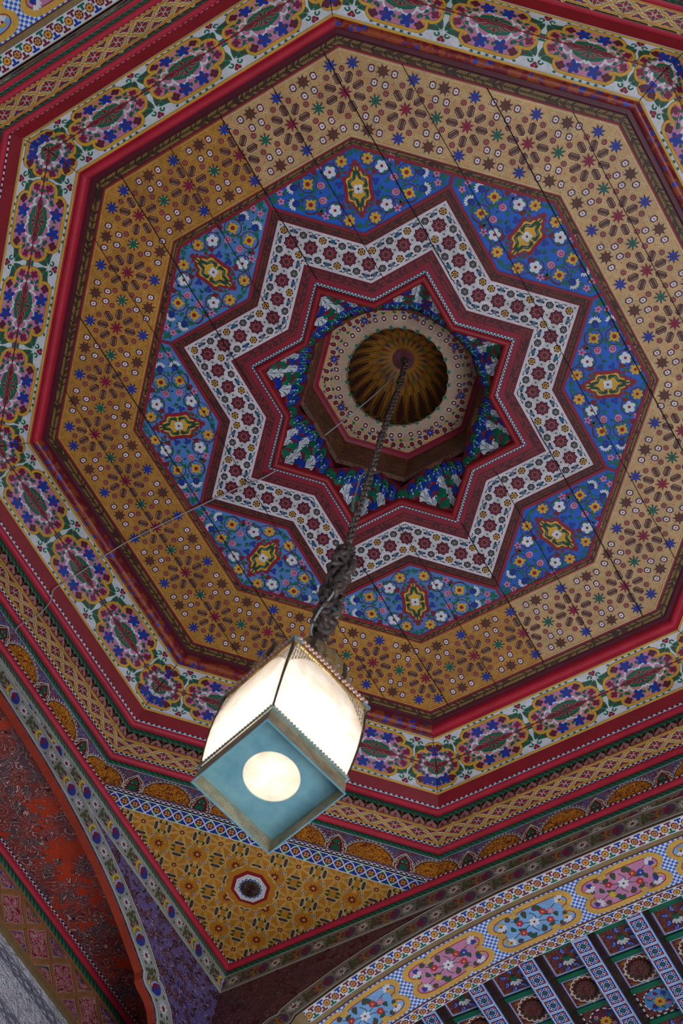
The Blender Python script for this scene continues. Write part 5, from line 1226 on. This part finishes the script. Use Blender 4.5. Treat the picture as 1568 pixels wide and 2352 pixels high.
for j in range(4):
    p = Paint(); L = 1.0
    for i in range(12): p.raw([(i / 12, 0, 0), ((i + 1) / 12, 0, 0), ((i + 1) / 12, .2, 0), (i / 12, .2, 0)], 'piercedbrass')
    p.build('pierced_skirt', lambda x, y, h, j=j: LQ(R0 - .004 * (y / .2), j, ZR + (ZP - ZR + .014) * (y / .2), x), ln)
    # rim wires and corner cap
    pl = []
    for za, zb in ((ZR - .001, ZR + .002), (ZP + .010, ZP + .014)):
        A = [LQ(R0 + .002, j, za), LQ(R0 + .002, j + 1, za), LQ(R0 + .002, j + 1, zb), LQ(R0 + .002, j, zb)]; B = [LQ(R0 - .001, j, za), LQ(R0 - .001, j + 1, za), LQ(R0 - .001, j + 1, zb), LQ(R0 - .001, j, zb)]
        pl += [(A, 'verdigris'), (B, 'verdigris'), ([A[0], A[1], B[1], B[0]], 'verdigris'), ([A[3], A[2], B[2], B[3]], 'verdigris')]
    meshpart('skirt_rim', pl, None, ln)
    # bead crest on the foot of the glass
    bm = bmesh.new()
    for i in range(26):
        c = Wd(LQ(R0 - .001, j, ZP + .018, (i + .5) / 26)); bmesh.ops.create_icosphere(bm, subdivisions=1, radius=.0033 * S, matrix=Matrix.Translation(c))
    finish(bm, 'bead_crest', ['brass'], ln, True)
    # glass panel, slightly bowed outwards, wider at the top with an arched head
    def gp(f, t): 
        R = .125 + .004 * t + .012 * sin(pi * min(1, t * .9)) * .6; return LQ(R, j, ZG + (ZT - .004 - ZG) * t, f)
    pl = []; NF, NT2 = 8, 8
    for a in range(NF):
        for b in range(NT2): pl.append(([gp(a / NF, b / NT2), gp((a + 1) / NF, b / NT2), gp((a + 1) / NF, (b + 1) / NT2), gp(a / NF, (b + 1) / NT2)], 'frosted'))
    meshpart('glass_panel', pl, None, ln, True)
    # dark edge bar at the corner
    pl = []
    for b in range(NT2):
        def e_(t, s_, o):
            R = .125 + .004 * t + .012 * sin(pi * min(1, t * .9)) * .6 + .0015 + o; w = .016 + .022 * t ** 3; q = LQ(R, j, ZG + (ZT - ZG) * t, abs(s_) * w) if s_ >= 0 else LQ(R, j - 1, ZG + (ZT - ZG) * t, 1 - abs(s_) * w); return q
        for s_ in (-1, 1): pl.append(([e_(b / NT2, 0, .001), e_(b / NT2, s_, 0), e_((b + 1) / NT2, s_, 0), e_((b + 1) / NT2, 0, .001)], 'darkbrass'))
    meshpart('corner_bar', pl, None, ln)
    # filigree spandrels in the two upper corners of the panel
    for e in (0, 1):
        p = Paint(); K = 10
        for i in range(K):
            f0, f1 = .46 * i / K, .46 * (i + 1) / K
            def lo(f): return 1 - .36 * max(0.0, 1 - f / .46) ** 2.4 - .03
            p.raw([(f0, lo(f0), 0), (f1, lo(f1), 0), (f1, 1, 0), (f0, 1, 0)], 'filigree')
        def fm(x, y, h, j=j, e=e): f = x if e == 0 else 1 - x; R = .125 + .004 * y + .012 * sin(pi * min(1, y * .9)) * .6 + .0025; return LQ(R, j, ZG + (ZT - ZG) * y, f)
        o = p.build('filigree_corner', fm, ln)
    # top rim and gallery beads
    pl = []
    za, zb = ZT - .003, ZT + .004
    A = [LQ(.137, j, za), LQ(.137, j + 1, za), LQ(.137, j + 1, zb), LQ(.137, j, zb)]; B = [LQ(.127, j, za), LQ(.127, j + 1, za), LQ(.127, j + 1, zb), LQ(.127, j, zb)]
    pl += [(A, 'verdigris'), ([A[0], A[1], B[1], B[0]], 'verdigris'), ([A[3], A[2], B[2], B[3]], 'verdigris')]
    pl = [(a_, 'brass') for a_, _ in pl]; cr = [LQ(.139, j, ZT - .005), LQ(.139, j, ZT - .005, .10), LQ(.139, j, ZT + .007, .10), LQ(.139, j, ZT + .007)]; c2 = [LQ(.139, j - 1, ZT - .005, .90), LQ(.139, j, ZT - .005), LQ(.139, j, ZT + .007), LQ(.139, j - 1, ZT + .007, .90)]; pl += [(cr, 'verdigris'), (c2, 'verdigris')]
    meshpart('top_rim', pl, None, ln)
    bm = bmesh.new()
    for r_ in range(2):
        for i in range(19):
            c = Wd(LQ(.135 - .001 * r_, j, ZT + .008 + .0085 * r_, (i + .75 + .5 * r_) / 20)); bmesh.ops.create_icosphere(bm, subdivisions=2, radius=.0046 * S, matrix=Matrix.Translation(c))
    finish(bm, 'bead_gallery', ['beadpink'], ln, True)
pl = []
for i in range(n):   # flat top with an opening for warm air
    t0, t1 = 2 * pi * i / n, 2 * pi * (i + 1) / n; a, b = sq(t0, .120), sq(t1, .120)
    def hq(p_): d = math.atan2(p_[1] - LY, p_[0] - LX); return (LX + .090 * cos(d), LY + .090 * sin(d), ZT)
    pl.append(([hq(a), (a[0], a[1], ZT), (b[0], b[1], ZT), hq(b)], 'darkbrass'))
meshpart('top_plate', pl, None, ln)
p = Paint(); prof = [(.096, ZT), (.102, ZT + .030), (.096, ZT + .075), (.078, ZT + .120), (.052, ZT + .165), (.028, ZT + .200), (.014, ZT + .235)]
for i in range(32):
    for q in range(len(prof) - 1): p.raw([(i / 32, q / 6, 0), ((i + 1) / 32, q / 6, 0), ((i + 1) / 32, (q + 1) / 6, 0), (i / 32, (q + 1) / 6, 0)], 'filigree')
def cup(x, y, h): q = min(len(prof) - 1, int(round(y * 6))); r, z = prof[q]; return (LX + r * cos(2 * pi * x), LY + r * sin(2 * pi * x), z)
p.build('filigree_cupola', cup, ln, smooth=True)
pl = []
for i in range(8):
    a = pi / 8 + i * pi / 4
    for q in range(len(prof) - 1):
        (r0_, z0_), (r1_, z1_) = prof[q], prof[q + 1]; w = .05
        pl.append(([(LX + (r0_ + .002) * cos(a - w), LY + (r0_ + .002) * sin(a - w), z0_), (LX + (r0_ + .002) * cos(a + w), LY + (r0_ + .002) * sin(a + w), z0_), (LX + (r1_ + .002) * cos(a + w), LY + (r1_ + .002) * sin(a + w), z1_), (LX + (r1_ + .002) * cos(a - w), LY + (r1_ + .002) * sin(a - w), z1_)], 'darkbrass'))
meshpart('cupola_ribs', pl, None, ln)
pr = [(.010, -1.533), (.024, -1.528), (.026, -1.522), (.022, -1.515), (.009, -1.502), (.009, -1.485), (.013, -1.478), (.006, -1.465)]
bm = sweep('x', [(lambda d, z, i=i: (LX + d * cos(2 * pi * i / 20), LY + d * sin(2 * pi * i / 20), z)) for i in range(20)], pr, [0], close=True, smooth=True)
finish(bm, 'brass_cap', ['darkbrass'], ln, True)
# bulb
bm = bmesh.new(); bmesh.ops.create_uvsphere(bm, u_segments=20, v_segments=12, radius=.022 * S, matrix=Matrix.Translation(Wd((LX, LY, -1.86))))
m, n_, l_, p_ = newmat('bulbglow'); p_.inputs['Emission Color'].default_value = (1, .86, .68, 1); p_.inputs['Emission Strength'].default_value = 10
finish(bm, 'light_bulb', ['bulbglow'], ln, True)
lp = bpy.data.lights.new('lantern_light', 'POINT'); lp.energy = 1.9; lp.color = (1, .86, .70); lp.shadow_soft_size = .03
lo_ = bpy.data.objects.new('lantern_light', lp); COL.objects.link(lo_); lo_.location = Wd((LX, LY, -1.93))

# ------------------------------------------------------------------ chain, bundle, cords
def torus_bm(R, r, lx=1.0, n=12, m_=6):
    bm = bmesh.new(); g = []
    for i in range(n):
        a = 2 * pi * i / n; row = []
        for j in range(m_):
            b = 2 * pi * j / m_; row.append(bm.verts.new((S * (R + r * cos(b)) * cos(a), S * r * sin(b), S * (R * lx + r * cos(b)) * sin(a))))
        g.append(row)
    for i in range(n):
        for j in range(m_):
            f = bm.faces.new([g[i][j], g[(i + 1) % n][j], g[(i + 1) % n][(j + 1) % m_], g[i][(j + 1) % m_]]); f.smooth = True
    return bm
def link_mesh(name, R, r, lx):
    me = bpy.data.meshes.new(name); bm = torus_bm(R, r, lx); bm.to_mesh(me); bm.free(); me.materials.append(MATS['chainiron']); return me
ch = empty('hanging_chain', (.0105, .004, .46), 'dark iron chain from the dome down towards the lantern', 'chain')
me = link_mesh('chain_link', .0075, .0036, 1.35); z = .462; i = 0
while z > -1.04:
    o = bpy.data.objects.new('chain_link', me); link(o, ch); t = max(0, -z - .8) * .012
    o.location = Wd((.0105 + .0012 * sin(z * 9) + t, .004 + .0012 * cos(z * 7), z)); o.rotation_euler = (random.uniform(-.2, .2), random.uniform(-.35, .35), i * pi / 2 + random.uniform(-.35, .35)); z -= .0168; i += 1
cb = empty('chain_bundle', (.0145, .006, -1.05), 'thick bunch of looped chain just above the lantern', 'chain')
me = link_mesh('chain_loop', .0125, .0056, 1.45)
for q in range(3):
    z = -1.045 - q * .012; i = 0
    while z > -1.455:
        w = .010 + .006 * sin((z + 1.45) * 7); a = q * 2.1 + z * 9
        o = bpy.data.objects.new('chain_loop', me); link(o, cb); o.location = Wd((.0145 + w * cos(a), .006 + w * sin(a), z)); o.rotation_euler = (random.uniform(-.7, .7), random.uniform(-.6, .6), random.uniform(0, pi)); z -= .024 - .004 * q; i += 1
def cord(name, pts, r, mat, label, cat, twist=False, parent=None):
    cu = bpy.data.curves.new(name, 'CURVE'); cu.dimensions = '3D'; cu.bevel_depth = r * S; cu.bevel_resolution = 2; sp = cu.splines.new('POLY')
    P3 = []
    N = len(pts)
    for i in range(N - 1):
        g = lambda j: pts[max(0, min(N - 1, j))]; a, b, c, d = g(i - 1), g(i), g(i + 1), g(i + 2)
        for k in range(8):
            t = k / 8; P3.append([.5 * (2 * b[q] + (c[q] - a[q]) * t + (2 * a[q] - 5 * b[q] + 4 * c[q] - d[q]) * t * t + (3 * b[q] - a[q] - 3 * c[q] + d[q]) * t ** 3) for q in range(3)])
    P3.append(list(pts[-1])); sp.points.add(len(P3) - 1)
    c0 = Wd(pts[0])
    for q, v in zip(sp.points, P3): w = Wd(v) - c0; q.co = (w.x, w.y, w.z, 1)
    cu.materials.append(MATS[mat]); o = bpy.data.objects.new(name, cu); o.location = c0; link(o, parent); 
    dg = bpy.context.evaluated_depsgraph_get(); me = bpy.data.meshes.new_from_object(o.evaluated_get(dg)); bpy.data.objects.remove(o)
    o = bpy.data.objects.new(name, me); o.location = c0; link(o, parent)
    if label: tag(o, label, cat)
    return o
cord('lamp_flex', [(.016, .0300, -.40), (.020, .0215, -.46), (.016, .0165, -.49), (-.0105, .0100, -.53), (-.0120, .0070, -.65), (-.0080, .0084, -.76), (.0060, .0098, -.83), (.0130, .0090, -.92), (.0160, .0087, -1.03), (.010, .0124, -1.06), (.0064, .0100, -1.15)][2:], .0026, 'cord', 'pale twisted flex looping beside the upper chain', 'cord')
cord('lamp_flex', [(.0038 + .018, -.014, -1.27), (.0109 + .012, -.016, -1.33), (.0003 + .006, -.016, -1.41), (-.0018, -.008, -1.47), (.004, -.004, -1.50)], .0027, 'cord', 'pale flex running down over the chain bunch into the lantern', 'cord')
WIRE = [(-0.0161, 0.0212, 0.4), (-0.0958, 0.0562, 0.25), (-0.2789, 0.1402, 0.08), (-0.383, 0.1752, -0.014), (-0.4802, 0.2071, -0.012), (-0.6601, 0.2734, -0.012), (-0.8378, 0.3434, -0.012), (-0.8915, 0.3653, -0.026), (-0.9389, 0.3856, -0.042), (-0.9967, 0.4174, -0.048), (-1.0422, 0.4306, -0.092), (-1.0674, 0.4372, -0.128), (-1.0748, 0.4627, -0.155), (-1.0954, 0.4765, -0.218), (-1.1531, 0.4958, -0.245), (-1.1718, 0.5253, -0.27), (-1.2011, 0.5409, -0.38)]
cord('electric_wire', WIRE, .0019, 'cord', 'thin grey wire stretched from the dome across the ceiling to lower left', 'wire')
